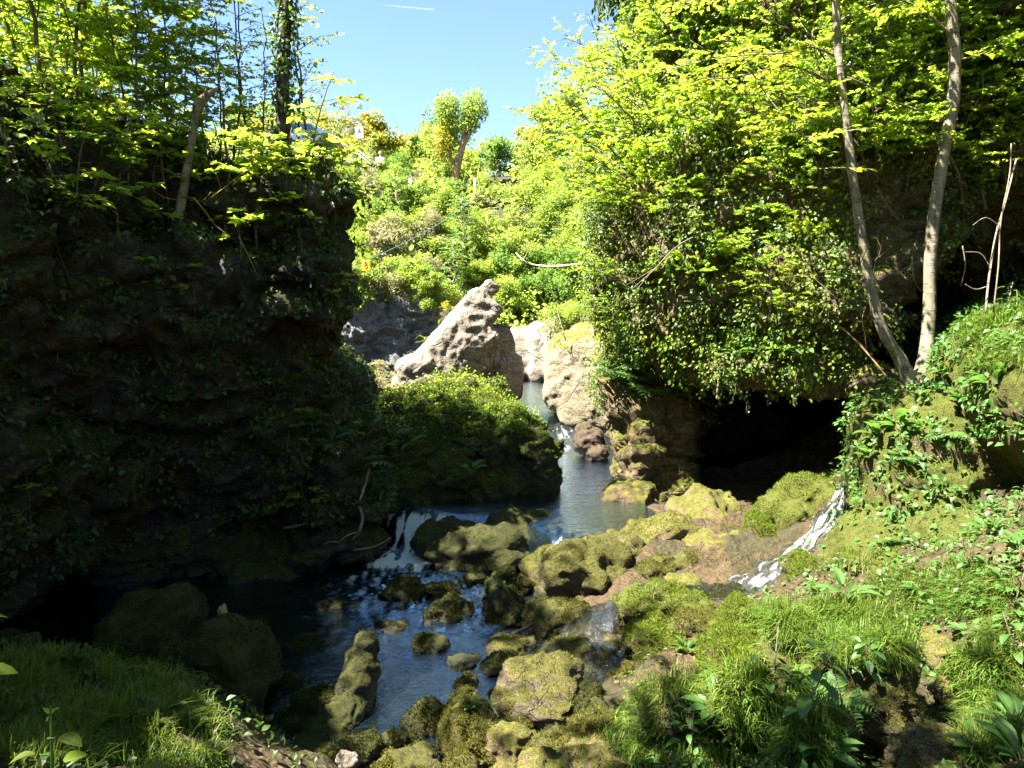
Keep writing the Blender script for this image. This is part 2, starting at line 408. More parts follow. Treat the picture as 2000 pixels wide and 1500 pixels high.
# ------------------------------------------------------------------ ground sheet
CTRL = [  # x, y, z
 # lower pool bed
 (-.7,6,-3.85),(-.5,7.5,-3.85),(-1.2,9.5,-3.95),(-3,8,-3.95),(-4.5,7.6,-3.95),(-5.5,9.5,-3.95),(-2.4,6.6,-3.85),(-.2,9,-3.85),(-1.1,5.4,-3.7),(-6.5,7,-3.6),
 (-1.6,11.5,-3.5),(.8,12,-3.5),(1.0,14,-3.5),(1.2,17,-3.35),(-1,13,-3.4),
 (1.4,20,-3.1),(1.3,26,-3.1),(-2,22,-3),(-4,24,-2.9),(1.2,30,-2.9),(3.5,23,-2.9),
 # right stony floor
 (1.0,8.1,-3.32),(2.0,9.4,-3.0),(3.0,10.4,-2.95),(2.3,11.8,-3.08),(1.55,10.8,-3.1),(1.4,9.6,-3.2),(2.7,8.3,-3.12),(1.9,8.0,-3.2),(.9,6.9,-3.45),(1.25,6.3,-3.12),(2.0,7.1,-3.0),
 (2.5,6,-2.95),(.75,5.0,-3.25),(.05,5.3,-3.5),(.4,4.6,-3.2),(.3,6.2,-3.45),(1.9,4.8,-3.02),(1.2,3.6,-2.5),(2.6,4.2,-2.75),(3.1,5.0,-2.72),(3.7,5,-2.02),(3.0,6.4,-2.6),(4.5,5.6,-1.6),(5.3,7,-1.5),(3.7,7,-2.4),
 (3.4,8.6,-2.75),(4.5,9.4,-2.05),(5.5,11,-1.9),(3.5,14,-3.0),(5,15,-3.0),(4.4,12,-2.9),(6,17,-3),(6.5,9,-1.2),(7.5,6,-.6),
 # left bank
 (-2.4,4,-2.28),(-3.2,4.9,-2.35),(-2.75,4.6,-2.28),(-3.5,5.6,-2.9),(-1.78,4.3,-2.6),(-1.75,5.0,-3.0),(-1.5,5.7,-3.75),(-2.5,5.9,-3.2),(-4.5,5.5,-2.6),(-1,4.3,-3.1),(-4.5,4,-2.0),(-2.2,2.6,-1.9),
 (0,3.4,-2.75),(0,1.8,-2.0),(0,0,-1.62),(-2,1.2,-1.68),(2,1.8,-1.72),(0,-4,-1.5),(4,2.5,-1.3),(-4,0,-1.2),(5,-2,-.8),(-5,-4,-.5),(7,2,0.2),
 # valley sides
 (-9,9,1),(-10,4,1.5),(-12,14,3.2),(-14,20,4),(-9,18,1.5),(-8,0,1.5),(-14,0,5),(-12,-8,4),(0,-14,-1),(10,-8,3),
 (9,8,.6),(11,13,3),(10,20,4),(14,10,6),(12,0,3),(6,20,-.5),(8,28,2.5),(16,20,9),(18,0,9),
 # far side
 (-.6,32.5,-2.2),(1.5,33,-2.0),(-5,30,-.8),(-10,28,1.0),(4,32,-1.0),(-3,37,1.6),(2,38,2.4),(-9,36,3.5),(6,36,3),
 (-9.2,46,9.2),(-13.2,46.5,10.2),(-17,47,10.6),(-3,43,7.0),(1,41,6.4),(-16,42,9),(7,42,7),(-6,49,9.6),(-1,50,9.2),(-14,50,10),(-22,34,9),(-22,20,8),(-25,50,11),(14,48,10),(24,30,11),(24,10,11),(24,-10,10),(-24,0,8),(-22,-15,8),(0,-28,6),
 (0,62,9.5),(-20,64,10.5),(20,64,10.5),(36,40,11),(-38,30,10),(-36,5,10),(38,5,11),(30,-25,10),(-30,-28,9)]
CTRL = np.array(CTRL, float)
def _tps(d2): return .5*d2*np.log(d2+1e-9)
_C = CTRL[:, :2]/10.0
_K = _tps(((_C[:, None]-_C[None])**2).sum(-1)) + np.eye(len(_C))*2e-4
_Pm = np.column_stack([np.ones(len(_C)), _C])
_A = np.block([[_K, _Pm], [_Pm.T, np.zeros((3, 3))]])
_w = np.linalg.solve(_A, np.concatenate([CTRL[:, 2], [0, 0, 0]]))
def ground_base(x, y):
    x, y = np.atleast_1d(np.asarray(x, float)), np.atleast_1d(np.asarray(y, float))
    xy = np.column_stack([x.ravel(), y.ravel()])
    z = np.empty(len(xy))
    for i in range(0, len(xy), 20000):
        q = np.clip(xy[i:i+20000], -60, 75)/10.0
        z[i:i+20000] = _tps(((q[:, None]-_C[None])**2).sum(-1)) @ _w[:-3] + _w[-3] + q @ _w[-2:]
    r = np.hypot(xy[:, 0], xy[:, 1]-10)
    k = sstep(42, 70, r)
    return (np.clip(z, -4.2, 12.5)*(1-k) + 10.0*k).reshape(x.shape)
def ground_z(x, y):
    x, y = np.atleast_1d(np.asarray(x, float)), np.atleast_1d(np.asarray(y, float))
    z = ground_base(x, y)
    p = np.column_stack([x.ravel(), y.ravel(), np.zeros(x.size)])
    d = fbm(p*.9, 3)*.14 + (.35-billow(p*2.2+4, 4))*.13
    return z + d.reshape(z.shape)
def axis(a, b, step, grow, lim, lim2=None):
    mid = list(np.arange(a, b, step)); s = step; hi = []; x = mid[-1]
    while x < lim: s *= grow; x += s; hi.append(x)
    s = step; lo = []; x = a
    while x > -(lim2 or lim): s *= grow; x -= s; lo.append(x)
    return np.array(lo[::-1]+mid+hi)
gx = axis(-6.5, 6.5, .055, 1.045, 600); gy = axis(1.2, 13.5, .055, 1.03, 600)
GX, GY = np.meshgrid(gx, gy)
GZ = ground_z(GX, GY)
nx, ny = len(gx), len(gy)
def gridq(nx, ny):
    i = np.arange(ny-1)[:, None]*nx + np.arange(nx-1)[None]
    return np.stack([i, i+1, i+nx+1, i+nx], -1).reshape(-1, 4)
GV = np.column_stack([GX.ravel(), GY.ravel(), GZ.ravel()]); GQ = gridq(nx, ny)
o = add('ground', mesh_np('ground', GV, GQ, M['earth'])); tag(o, 'earthy stream bed, banks and wooded hillsides of the gorge', kind='structure')

# ------------------------------------------------------------------ cliffs
def B(px, py, Y, rx, ry, rz, rzot=0, tilt=0, pw=2.4): return (W(px, py, Y), (rx, ry, rz), rzot, tilt, pw)
LEFT = [
 ((-5.7, 10.7, -1.1), (2.7, 1.75, 2.3), .22, 0, 3.5),
 ((-5.9, 12.0, -3.0), (2.8, 2.8, 1.6), .25, 0, 3),
 ((-8.6, 8.2, -.6), (3.3, 3.6, 3.6), .2, 0, 3.2),
 ((-9.3, 1.6, .6), (4.0, 5.6, 4.0), 0, 0, 5),
 ((-7.9, 10.6, 1.7), (4.2, 2.0, 1.5), .1, .12, 2.6),
 ((-9.8, 9.5, 2.4), (3.8, 4.2, 1.6), 0, .1, 2.6),
 ((-4.3, 14.6, -2.0), (1.5, 2.2, 1.6), 0, 0, 2.6),
 B(540, 405, 10.4, 1.05, .95, .5), B(575, 480, 10.4, .8, .9, .5), B(558, 565, 10.3, .98, 1.0, .62), B(600, 600, 10.8, .72, 1.2, .4), B(520, 690, 11.0, 1.0, 1.4, .8),
 B(592, 770, 11.5, .9, 1.5, .8), B(640, 880, 11.6, .82, 1.4, .7), B(660, 960, 11.3, 1.0, 1.3, .45), B(640, 1040, 10.9, .85, 1.2, .33),
 B(520, 1090, 10.5, 1.2, 1.1, .28), B(330, 1060, 10.3, 1.3, 1.2, .5),
 B(420, 520, 10.1, .8, .9, .55), B(330, 620, 9.9, .9, 1.0, .6), B(220, 560, 9.4, .9, 1.0, .8), B(430, 720, 10.2, .8, .9, .6), B(300, 760, 9.7, .7, .9, .5),
 B(70, 900, 8.6, .75, .8, .42), B(110, 1010, 8.9, .7, .8, .4), B(230, 960, 9.4, .7, .8, .55), B(450, 930, 10.5, .9, 1.0, .6), B(40, 700, 8.6, .9, .8, .6), B(100, 420, 9.2, 1.2, 1.0, .6),
]
V, N, Q = fuse(LEFT, .062, 5)
V = V+N*(.24*fbm(V*.55+2.2, 2)-.03)[:, None]; N = vnormals(V, Q)
V = rockify(V, N, Q, .29, .9, .75, 3.0)
LEFTV, LEFTQ = V, Q
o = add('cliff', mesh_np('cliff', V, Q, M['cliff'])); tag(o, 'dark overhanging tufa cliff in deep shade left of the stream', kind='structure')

RIGHT = [
 B(1272, 790, 13.7, .9, 1.1, 1.6), B(1245, 890, 13.2, .55, .8, .95), B(1300, 930, 13.2, .55, .8, .5), B(1265, 690, 14.0, .72, 1.1, .9),
 ((3.5, 13.2, 1.15), (1.9, 3.2, 2.15), 0, 0, 2.9), ((7.0, 13.6, 2.9), (3.2, 3.5, 1.6), 0, 0, 2.8),
 ((3.95, 11.1, 0.25), (1.12, 1.6, 1.15), .1, 0, 2.6),
 ((6.6, 14.2, 4.2), (4.4, 4.0, 3.4), 0, 0, 2.6),
 ((9.5, 12.0, 5.0), (4.2, 5.0, 5.2), 0, 0, 2.6),
 ((7.6, 12.4, 3.2), (3.1, 2.7, 2.2), 0, 0, 2.8),
 ((5.0, 10.3, 2.0), (1.2, 1.1, 1.6), 0, 0, 2.4),
 ((9.8, 8.0, 4.2), (3.0, 4.0, 3.4), 0, 0, 2.8), ((11.5, 10, -.5), (2, 7, 3.5), 0, 0, 2.8),
 B(1690, 738, 9.8, .44, .5, .27), B(1590, 700, 10.3, .75, .9, .45), B(1480, 705, 10.6, .9, .9, .33), B(1640, 560, 10.0, .75, .8, .85), B(1750, 505, 9.8, .32, .6, .4), B(1690, 600, 9.9, .3, .5, .35),
 B(1410, 640, 11.6, .9, 1.0, .6),
]
V, N, Q = fuse(RIGHT, .062, 5)
V = rockify(V, N, Q, .22, 1.0, .55, 40.0)
RIGHTV, RIGHTQ = V, Q
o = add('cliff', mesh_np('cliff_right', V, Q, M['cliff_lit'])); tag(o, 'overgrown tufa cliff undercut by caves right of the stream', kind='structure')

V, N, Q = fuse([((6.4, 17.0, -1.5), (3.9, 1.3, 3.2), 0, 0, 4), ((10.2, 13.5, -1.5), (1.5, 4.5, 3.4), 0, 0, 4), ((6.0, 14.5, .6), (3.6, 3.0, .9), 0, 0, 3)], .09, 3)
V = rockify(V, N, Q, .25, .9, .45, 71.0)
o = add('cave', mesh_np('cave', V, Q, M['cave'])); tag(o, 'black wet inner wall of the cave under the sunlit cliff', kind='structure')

BANK = [
 B(1850, 905, 8.5, 1.0, 1.2, 1.05), B(1800, 960, 8.2, .62, .9, .75), ((6.1, 7.9, -.95), (1.3, 1.5, 1.15), 0, 0, 2.4), ((5.5, 7.0, -.85), (.9, .9, .7), 0, 0, 2.4), ((7.0, 9.5, -1.2), (1.4, 2, 1.5), 0, 0, 2.4),
 B(1740, 1080, 7.9, .45, .7, .5), B(1680, 1110, 7.8, .38, .6, .42), B(1900, 1060, 7.0, .55, .6, .3), B(1600, 1075, 9.2, .42, .5, .4), B(1660, 990, 9.6, .3, .4, .4)
]
V, N, Q = fuse(BANK, .045, 4)
V = rockify(V, N, Q, .13, 1.4, .25, 60.0)
BANKV, BANKQ = V, Q
o = add('bank', mesh_np('bank', V, Q, M['boulder_green'])); tag(o, 'steep mossy bank carrying the forked tree beside the waterfall', kind='structure')

# ------------------------------------------------------------------ large free-standing rocks
def big_rock(name, blobs, voxel, amp, freq, strata, seed, mat, label, cat='rock', fine=1.0):
    V, N, Q = fuse(blobs, voxel, 1 if name == 'rock_spire' else 3)
    V = rockify(V, N, Q, amp, freq, strata, seed, fine)
    c = np.array([(V[:, 0].min()+V[:, 0].max())/2, (V[:, 1].min()+V[:, 1].max())/2, V[:, 2].min()])
    o = add(name, mesh_np(name, V-c, Q, mat), loc=c); tag(o, label, cat)
    return o, V, Q
MOUND = [B(900, 860, 14.0, 1.35, 1.5, .95), B(990, 900, 13.4, .78, 1.1, .85), B(1040, 915, 13.0, .46, .8, .66), B(980, 822, 14.0, .5, .9, .42), B(870, 775, 14.6, .8, .9, .35), B(780, 830, 14.0, .75, 1.1, .6),
         B(860, 940, 12.6, .7, .8, .5), B(830, 990, 11.9, .5, .6, .22), B(960, 960, 12.6, .7, .7, .42), B(780, 900, 12.8, .7, .9, .6), B(760, 960, 12.0, .5, .7, .35), B(1000, 1000, 13.2, .75, .8, .5), B(890, 765, 15.0, .42, .5, .28),B(950, 775, 14.8, .42, .5, .26)]
MO, MOUNDV, MOUNDQ = big_rock('rock_mound', MOUND, .035, .25, 1.6, .3, 8.0, M['boulder_dark'], 'big overgrown rock mound standing in mid stream below the pointed rock', 'rock')
SPIRE = [B(884, 684, 21, 1.25, .95, .70, .15, -.80, 9), B(912, 632, 21, 1.0, .75, .52, .1, -.86, 9), B(890, 710, 21.1, .9, .9, .6, .1, -.5, 6), B(940, 580, 21, .55, .5, .2, .1, -.86, 9), B(820, 725, 20.8, .62, 1.0, .5, .1, -.3, 6), B(925, 680, 21.4, .78, .7, .66, 0, .1, 6), B(958, 690, 21.7, .66, .8, .80, .2, -.12, 7), B(985, 735, 21.6, .40, .8, .7, .3, 0, 6), B(795, 765, 20.8, .36, .8, .5, 0, 0, 5), B(850, 790, 21.3, .9, .8, .5), B(940, 790, 21.7, .9, .7, .4)]
SP_, SPV, SPQ = big_rock('rock_spire', SPIRE, .045, .065, 1.7, .12, 21.0, M['limestone'], 'pale pointed rock slab leaning up to the right above the green mound', 'rock')
PALE = [B(1140, 728, 19.6, .95, 1.2, 1.1, -.25, .06, 5), B(1165, 770, 19.3, .95, 1.1, .9, -.25, 0, 5), B(1180, 670, 20, .9, 1.2, .6, 0, 0, 4), B(1150, 815, 19.2, .6, .8, .35, 0, 0, 3), B(1250, 740, 19.5, 1, 1.2, 1.3)]
PA, PALEV, PALEQ = big_rock('rock_wall', PALE, .05, .06, 1.2, .3, 33.0, M['limestone_moss'], 'smooth pale sunlit rock face at the bend of the stream', 'rock')
BACK = [B(1030, 690, 30, .85, 1.2, 1.1), B(1070, 690, 29.5, .8, 1.2, 1.3), B(980, 700, 30, .9, 1.2, 1.0), B(1110, 680, 29, 1.0, 1.5, 1.4), B(1040, 720, 30.2, 1.2, 1, .7)]
BK, BACKV, BACKQ = big_rock('rock_outcrop', [tuple(b[:4])+(5,) for b in BACK], .08, .07, .8, .2, 12.0, M['limestone'], 'pinkish rock outcrop at the far end of the upper pool', 'rock')
GREY = [B(800, 640, 29, 1.0, 1.3, 1.6), B(760, 690, 28.5, .9, 1.2, 1.5), B(700, 640, 28.5, 1.2, 1.3, 2.2), B(650, 660, 28, 1.5, 1.5, 2.2), B(720, 740, 28, 1.6, 1.0, 1.0), B(830, 700, 29.5, 1.0, 1, 1.0)]
GK, GREYV, GREYQ = big_rock('rock_outcrop', [tuple(b[:4])+(5,) for b in GREY], .08, .32, .7, .5, 15.0, M['greyrock'], 'blue grey rock face beyond the end of the dark cliff', 'rock')
o_, TOPV, TOPQ = big_rock('rock_outcrop', [B(965, 385, 44, .9, 1.2, .5, 0, .5), B(995, 400, 43.5, .6, 1, .8, 0, .6), B(1005, 425, 43, .4, .8, .7)], .1, .2, .8, .4, 5.0, M['limestone'], 'light grey rock rib high on the far slope below the round tree', 'rock')
BROWN = [B(1150, 862, 15.6, .33, .4, .32), B(1165, 885, 15.4, .26, .35, .22), B(1140, 845, 15.7, .2, .3, .2)]
big_rock('river_rock', BROWN, .025, .06, 2.5, .4, 2.0, M['redrock'], 'reddish brown rock at the water edge under the mossy pillar', 'rock')

# ------------------------------------------------------------------ boulders
BOULDERS = [ # px, py, half w, half h, Y, rot, mat, seed, label
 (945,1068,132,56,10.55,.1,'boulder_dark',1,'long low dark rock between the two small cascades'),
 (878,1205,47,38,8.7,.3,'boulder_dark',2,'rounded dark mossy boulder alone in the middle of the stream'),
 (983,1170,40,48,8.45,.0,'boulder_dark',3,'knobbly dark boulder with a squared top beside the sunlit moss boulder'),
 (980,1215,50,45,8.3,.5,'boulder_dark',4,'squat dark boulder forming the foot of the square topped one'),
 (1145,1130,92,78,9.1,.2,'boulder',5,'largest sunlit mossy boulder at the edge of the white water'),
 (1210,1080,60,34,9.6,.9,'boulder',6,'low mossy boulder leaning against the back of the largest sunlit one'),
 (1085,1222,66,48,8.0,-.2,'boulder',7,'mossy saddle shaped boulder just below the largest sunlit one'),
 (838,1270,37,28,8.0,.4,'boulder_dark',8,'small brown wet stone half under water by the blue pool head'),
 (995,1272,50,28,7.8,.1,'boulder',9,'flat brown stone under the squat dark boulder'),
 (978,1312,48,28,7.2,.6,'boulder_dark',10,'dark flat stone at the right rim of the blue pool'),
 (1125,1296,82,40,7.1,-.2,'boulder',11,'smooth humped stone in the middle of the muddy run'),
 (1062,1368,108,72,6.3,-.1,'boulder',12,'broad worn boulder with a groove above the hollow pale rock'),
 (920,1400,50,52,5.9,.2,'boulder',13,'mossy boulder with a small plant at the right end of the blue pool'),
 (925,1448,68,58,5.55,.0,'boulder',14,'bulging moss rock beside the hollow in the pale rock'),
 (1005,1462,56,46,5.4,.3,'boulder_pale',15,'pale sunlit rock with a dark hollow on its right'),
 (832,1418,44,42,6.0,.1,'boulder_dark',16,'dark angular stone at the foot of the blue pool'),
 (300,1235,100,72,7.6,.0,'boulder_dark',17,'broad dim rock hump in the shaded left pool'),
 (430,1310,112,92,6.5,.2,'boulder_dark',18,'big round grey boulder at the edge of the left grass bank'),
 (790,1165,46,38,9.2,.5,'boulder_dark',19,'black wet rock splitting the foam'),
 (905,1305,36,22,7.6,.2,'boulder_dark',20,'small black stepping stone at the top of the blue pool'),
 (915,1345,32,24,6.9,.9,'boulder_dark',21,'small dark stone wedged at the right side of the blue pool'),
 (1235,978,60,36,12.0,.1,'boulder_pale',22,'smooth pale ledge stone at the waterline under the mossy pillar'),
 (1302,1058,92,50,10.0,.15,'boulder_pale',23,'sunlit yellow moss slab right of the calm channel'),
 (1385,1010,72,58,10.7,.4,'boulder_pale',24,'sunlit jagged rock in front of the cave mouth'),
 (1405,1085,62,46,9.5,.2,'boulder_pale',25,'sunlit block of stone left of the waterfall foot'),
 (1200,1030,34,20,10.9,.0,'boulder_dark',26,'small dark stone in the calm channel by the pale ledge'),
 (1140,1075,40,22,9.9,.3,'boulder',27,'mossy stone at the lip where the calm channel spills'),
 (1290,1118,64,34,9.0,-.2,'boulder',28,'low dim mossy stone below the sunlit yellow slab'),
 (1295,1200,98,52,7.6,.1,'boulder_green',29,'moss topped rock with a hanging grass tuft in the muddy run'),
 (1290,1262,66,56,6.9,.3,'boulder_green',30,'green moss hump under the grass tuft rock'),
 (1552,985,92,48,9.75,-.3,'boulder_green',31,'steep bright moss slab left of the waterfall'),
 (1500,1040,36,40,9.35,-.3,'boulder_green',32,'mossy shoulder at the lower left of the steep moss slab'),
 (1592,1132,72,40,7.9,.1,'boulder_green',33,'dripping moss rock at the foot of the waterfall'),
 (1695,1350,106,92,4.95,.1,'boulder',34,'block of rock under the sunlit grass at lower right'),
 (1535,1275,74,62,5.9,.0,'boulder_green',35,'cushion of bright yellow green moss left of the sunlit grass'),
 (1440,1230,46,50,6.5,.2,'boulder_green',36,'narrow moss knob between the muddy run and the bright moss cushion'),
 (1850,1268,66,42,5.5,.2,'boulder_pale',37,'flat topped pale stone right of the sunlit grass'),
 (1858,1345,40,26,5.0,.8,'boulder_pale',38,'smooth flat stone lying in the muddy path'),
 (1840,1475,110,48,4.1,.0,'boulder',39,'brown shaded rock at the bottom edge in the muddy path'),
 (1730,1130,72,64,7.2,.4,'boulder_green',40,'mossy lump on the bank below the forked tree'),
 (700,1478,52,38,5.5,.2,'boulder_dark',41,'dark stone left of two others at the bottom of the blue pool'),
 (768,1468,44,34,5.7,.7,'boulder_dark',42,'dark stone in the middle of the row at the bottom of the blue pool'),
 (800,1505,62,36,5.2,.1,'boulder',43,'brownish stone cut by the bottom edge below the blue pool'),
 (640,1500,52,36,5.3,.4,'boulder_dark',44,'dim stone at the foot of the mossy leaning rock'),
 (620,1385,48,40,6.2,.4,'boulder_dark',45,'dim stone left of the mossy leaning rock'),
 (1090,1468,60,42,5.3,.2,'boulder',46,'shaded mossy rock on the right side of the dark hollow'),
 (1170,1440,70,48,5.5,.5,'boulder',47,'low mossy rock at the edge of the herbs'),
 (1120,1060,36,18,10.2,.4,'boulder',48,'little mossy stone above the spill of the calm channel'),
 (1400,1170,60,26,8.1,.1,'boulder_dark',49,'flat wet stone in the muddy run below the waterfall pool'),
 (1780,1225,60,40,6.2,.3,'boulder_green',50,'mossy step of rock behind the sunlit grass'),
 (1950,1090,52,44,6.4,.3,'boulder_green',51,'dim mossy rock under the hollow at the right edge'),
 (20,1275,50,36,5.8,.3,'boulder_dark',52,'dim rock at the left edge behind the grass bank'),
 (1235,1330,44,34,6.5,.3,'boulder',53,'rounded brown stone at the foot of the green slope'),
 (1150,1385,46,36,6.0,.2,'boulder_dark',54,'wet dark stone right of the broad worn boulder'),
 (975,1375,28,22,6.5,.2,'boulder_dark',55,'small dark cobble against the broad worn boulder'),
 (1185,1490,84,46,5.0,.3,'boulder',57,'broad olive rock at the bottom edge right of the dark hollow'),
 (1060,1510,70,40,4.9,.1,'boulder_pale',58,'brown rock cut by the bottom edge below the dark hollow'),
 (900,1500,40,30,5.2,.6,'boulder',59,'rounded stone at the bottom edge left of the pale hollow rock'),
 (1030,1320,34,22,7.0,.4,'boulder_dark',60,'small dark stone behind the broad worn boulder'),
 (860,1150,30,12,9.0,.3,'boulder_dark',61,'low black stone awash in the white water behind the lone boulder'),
 (760,1230,34,16,8.4,.2,'boulder_dark',62,'low black stone awash left of the lone boulder'),
 (930,1130,24,10,9.4,.5,'boulder_dark',63,'tiny dark stone awash below the long low rock'),
 (1010,1400,40,30,6.0,.1,'boulder',64,'mossy stone at the near foot of the broad worn boulder'),
 (1230,1420,50,36,5.6,.8,'boulder_dark',65,'dim mossy stone half hidden in the herbs'),
 (1260,1075,34,20,9.6,.3,'boulder_pale',66,'small pale stone between the sunlit slab and the moss boulder'),
 (1340,1140,40,18,8.6,.2,'boulder_pale',67,'small pale stone at the upper edge of the muddy run'),
 (1480,1345,96,58,5.0,.2,'boulder_green',68,'wide mossy rock among the herbs at lower right'),
 (1330,1385,84,52,5.3,.5,'boulder',69,'mossy rock bulging out of the grass at bottom centre'),
 (1430,1285,66,44,6.1,.1,'boulder_green',70,'mossy step between the muddy run and the herbs'),
 (1600,1440,90,50,4.3,.4,'boulder',71,'dim mossy rock under the tall drooping herb'),
 (1660,1215,70,36,6.1,.2,'boulder_green',72,'mossy ledge under the sunlit grass'),
 (1925,1340,70,60,4.9,.3,'boulder_green',73,'mossy rock at the right edge beside the straw tuft'),
 (1370,1225,46,30,6.9,.6,'boulder',74,'small mossy stone in the lower muddy run'),
 (560,1345,52,26,7.0,.3,'boulder_dark',75,'dim flat stone in the dark shallows right of the big round grey boulder'),
 (600,1265,40,18,8.0,.6,'boulder_dark',76,'dim low stone in the dark shallows behind the leaning mossy rock'),
 (530,1440,46,30,6.0,.1,'boulder_dark',77,'dim stone at the foot of the left bank'),
 (650,1190,30,14,8.9,.4,'boulder_dark',78,'small black stone in the dark water below the cascade'),
 (585,1415,40,30,6.1,.9,'boulder_dark',79,'dim rounded stone tucked against the foot of the leaning rock'),
 (480,1235,44,22,7.9,.2,'boulder_dark',80,'dim low stone beside the rotten stump in the left pool'),
 (1010,1140,60,14,9.2,.2,'boulder_dark',56,'flat black rock just under the white water'),
]
def boulder_mesh(name, rx, ry, rz, seed, mat, sub):
    V0, T = ico(sub); r = np.random.default_rng(seed)
    p = 2.6; V = V0/(np.abs(V0)**p).sum(1, keepdims=True)**(1/p)
    for _ in range(5):                      # chipped faces
        d = unit(r.normal(size=3)*np.array([1, 1, .6])); lim = r.uniform(.72, .92)
        s = V @ d; V = V - np.outer(np.maximum(0, s-lim)*.85, d)
    low = V0*1.2 + seed*3.7
    V = V*(1 + .30*fbm(low, 2)[:, None])
    V = V*np.array([rx, ry, rz])
    N = vnormals(V, T); m = (rx*ry*rz)**(1/3)
    V = rockify(V, N, T, m*.20, 1.0/m*.95, .3, seed*5.3, fine=1.1)
    return V, T
def step_y(x):   # the line along which the calm channel drops into the lower pool
    return np.interp(x, [-2.5, -1.6, -1.2, -.9, .1, .32, .55, 1.2], [11.4, 11.0, 10.75, 10.5, 10.4, 9.9, 9.5, 9.3])
def river_z(x, y):
    z = -3.5 + .5*sstep(-.3, .5, y-step_y(x))
    z = z + .5*sstep(17.0, 20.0, y)
    return z
MOSSY = {}
for (px, py, hw, hh, Y, rot, mat, seed, label) in BOULDERS:
    if px < 1060 and py > 1100 and seed not in (3, 4, 12, 14, 15, 17, 18, 52): Y = min(Y, 3.43*F/(py-620))
    if mat == 'boulder' and seed % 3 == 0: mat = 'boulder_bare'
    rx, rz = S(hw, Y)*1.02, S(hh, Y)*1.15; ry = (rx+rz)*.5*1.05
    V, T = boulder_mesh('b', rx, ry, rz, seed, mat, 5 if max(hw, hh) > 42 else 4)
    tilt = 0
    if seed in (31, 32): tilt = -.75
    if tilt:
        c, s = math.cos(tilt), math.sin(tilt); V = V @ np.array([[c, 0, s], [0, 1, 0], [-s, 0, c]]).T
    c, s = math.cos(rot), math.sin(rot); V = V @ np.array([[c, -s, 0], [s, c, 0], [0, 0, 1]]).T
    loc = W(px, py, Y) - np.array([0, 0, rz*.12])
    wz = river_z(np.array([loc[0]]), np.array([loc[1]-ry]))[0] if loc[0] < 1.1 else -9
    wet = sstep(.075, .02, V[:, 2]+loc[2]-wz+.03*perlin(V*6+seed))
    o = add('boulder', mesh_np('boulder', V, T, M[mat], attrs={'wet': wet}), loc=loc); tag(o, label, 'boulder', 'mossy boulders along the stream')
    MOSSY[seed] = (o, V, T, mat)
# leaning mossy rock like a log
LEAN = [B(715, 1270, 6.6, .11, .16, .16), B(705, 1310, 6.5, .15, .2, .2), B(690, 1360, 6.35, .19, .25, .25), B(665, 1410, 6.2, .23, .3, .28), B(640, 1450, 6.0, .27, .3, .25), B(600, 1480, 5.8, .3, .3, .2)]
LO, LEANV, LEANQ = big_rock('leaning_rock', LEAN, .022, .05, 3.2, .2, 9.0, M['boulder_dark'], 'tall mossy rock leaning like a log at the left rim of the blue pool', 'rock')

# ------------------------------------------------------------------ river
rx_ = np.arange(-7.5, 1.9, .03)
rxs = np.concatenate([rx_, np.arange(1.9, 5, .06)]); rys = np.concatenate([np.arange(5.0, 13, .03), np.arange(13, 22, .06), np.arange(22, 34, .15)])
X, Y_ = np.meshgrid(rxs, rys)
p = np.column_stack([X.ravel(), Y_.ravel(), np.zeros(X.size)])
x, y = p[:, 0], p[:, 1]
z = river_z(x, y)
dst = y-step_y(x)
# foam: thick below the left fall and the right spill, fading down the rapid
def blob(cx, cy, rx, ry): return np.exp(-((x-cx)/rx)**2-((y-cy)/ry)**2)
foam = 2.1*blob(-1.45, 10.55, .5, .45) + .9*blob(-1.75, 10.15, .5, .35) + .9*blob(.38, 9.25, .22, .35) + .45*blob(-1.5, 9.5, .6, .5) + .5*blob(-1.9, 8.5, .5, .25) + .32*blob(-.6, 9.4, 1.0, .7) + .35*blob(.1, 9.5, .6, .25) + .28*blob(-.3, 8.5, .8, .6)
foam += 1.0*blob(1.35, 18.0, .45, .6)+.8*blob(1.3, 16.6, .4, .5) + .25*blob(.1, 8.0, .3, .6)
foam += 1.25*np.exp(-((dst-.15)/.22)**2)*((x < -.95) & (x > -1.95))
foam = foam*np.clip(.72+1.0*fbm(np.column_stack([x*8, y*2.2, z*0+3]), 4), .12, 1.7)
q = np.column_stack([x*3.2, y*3.2, z*2])
rough = blob(-1.0, 9.5, 1.6, 1.1) + blob(.2, 9.3, .9, .5) + .5*blob(-.2, 8.3, .8, .7) + .8*blob(1.3, 17.8, .6, 1.5)
rough = np.clip(rough, 0, 1)
wav = fbm(q*1.1, 4)*.075*rough + fbm(np.column_stack([x*1.3, y*3.4, z*0]), 4)*.006 + (.4-billow(q*1.7+3, 3))*.075*rough
st = np.column_stack([x*5, y*1.1, z*1.1])
wav += perlin(st)*.03*np.exp(-((dst-.2)/.3)**2)
z = z + wav
RV = np.column_stack([x, y, z])
RQ = gridq(len(rxs), len(rys)); RQ = RQ[~((x[RQ[:, 0]] > 2.35) & (y[RQ[:, 0]] < 13.6))]
n = NT('water'); geo = n.n('ShaderNodeNewGeometry'); pos = geo.outputs['Position']
at = n.n('ShaderNodeAttribute'); at.attribute_name = 'foam'
mp = n.n('ShaderNodeMapping'); mp.inputs['Scale'].default_value = (1, 2.6, 1); mp.inputs['Rotation'].default_value = (0, 0, .25); n.l(pos, mp.inputs[0])
r1 = n.noise(mp.outputs[0], 5, 4, .55, .6); r2 = n.noise(mp.outputs[0], 17, 4, .6, .4)
h = n.math('ADD', n.math('MULTIPLY', r1, .7), n.math('MULTIPLY', r2, .25))
nm = n.bump(h, .34, .10)
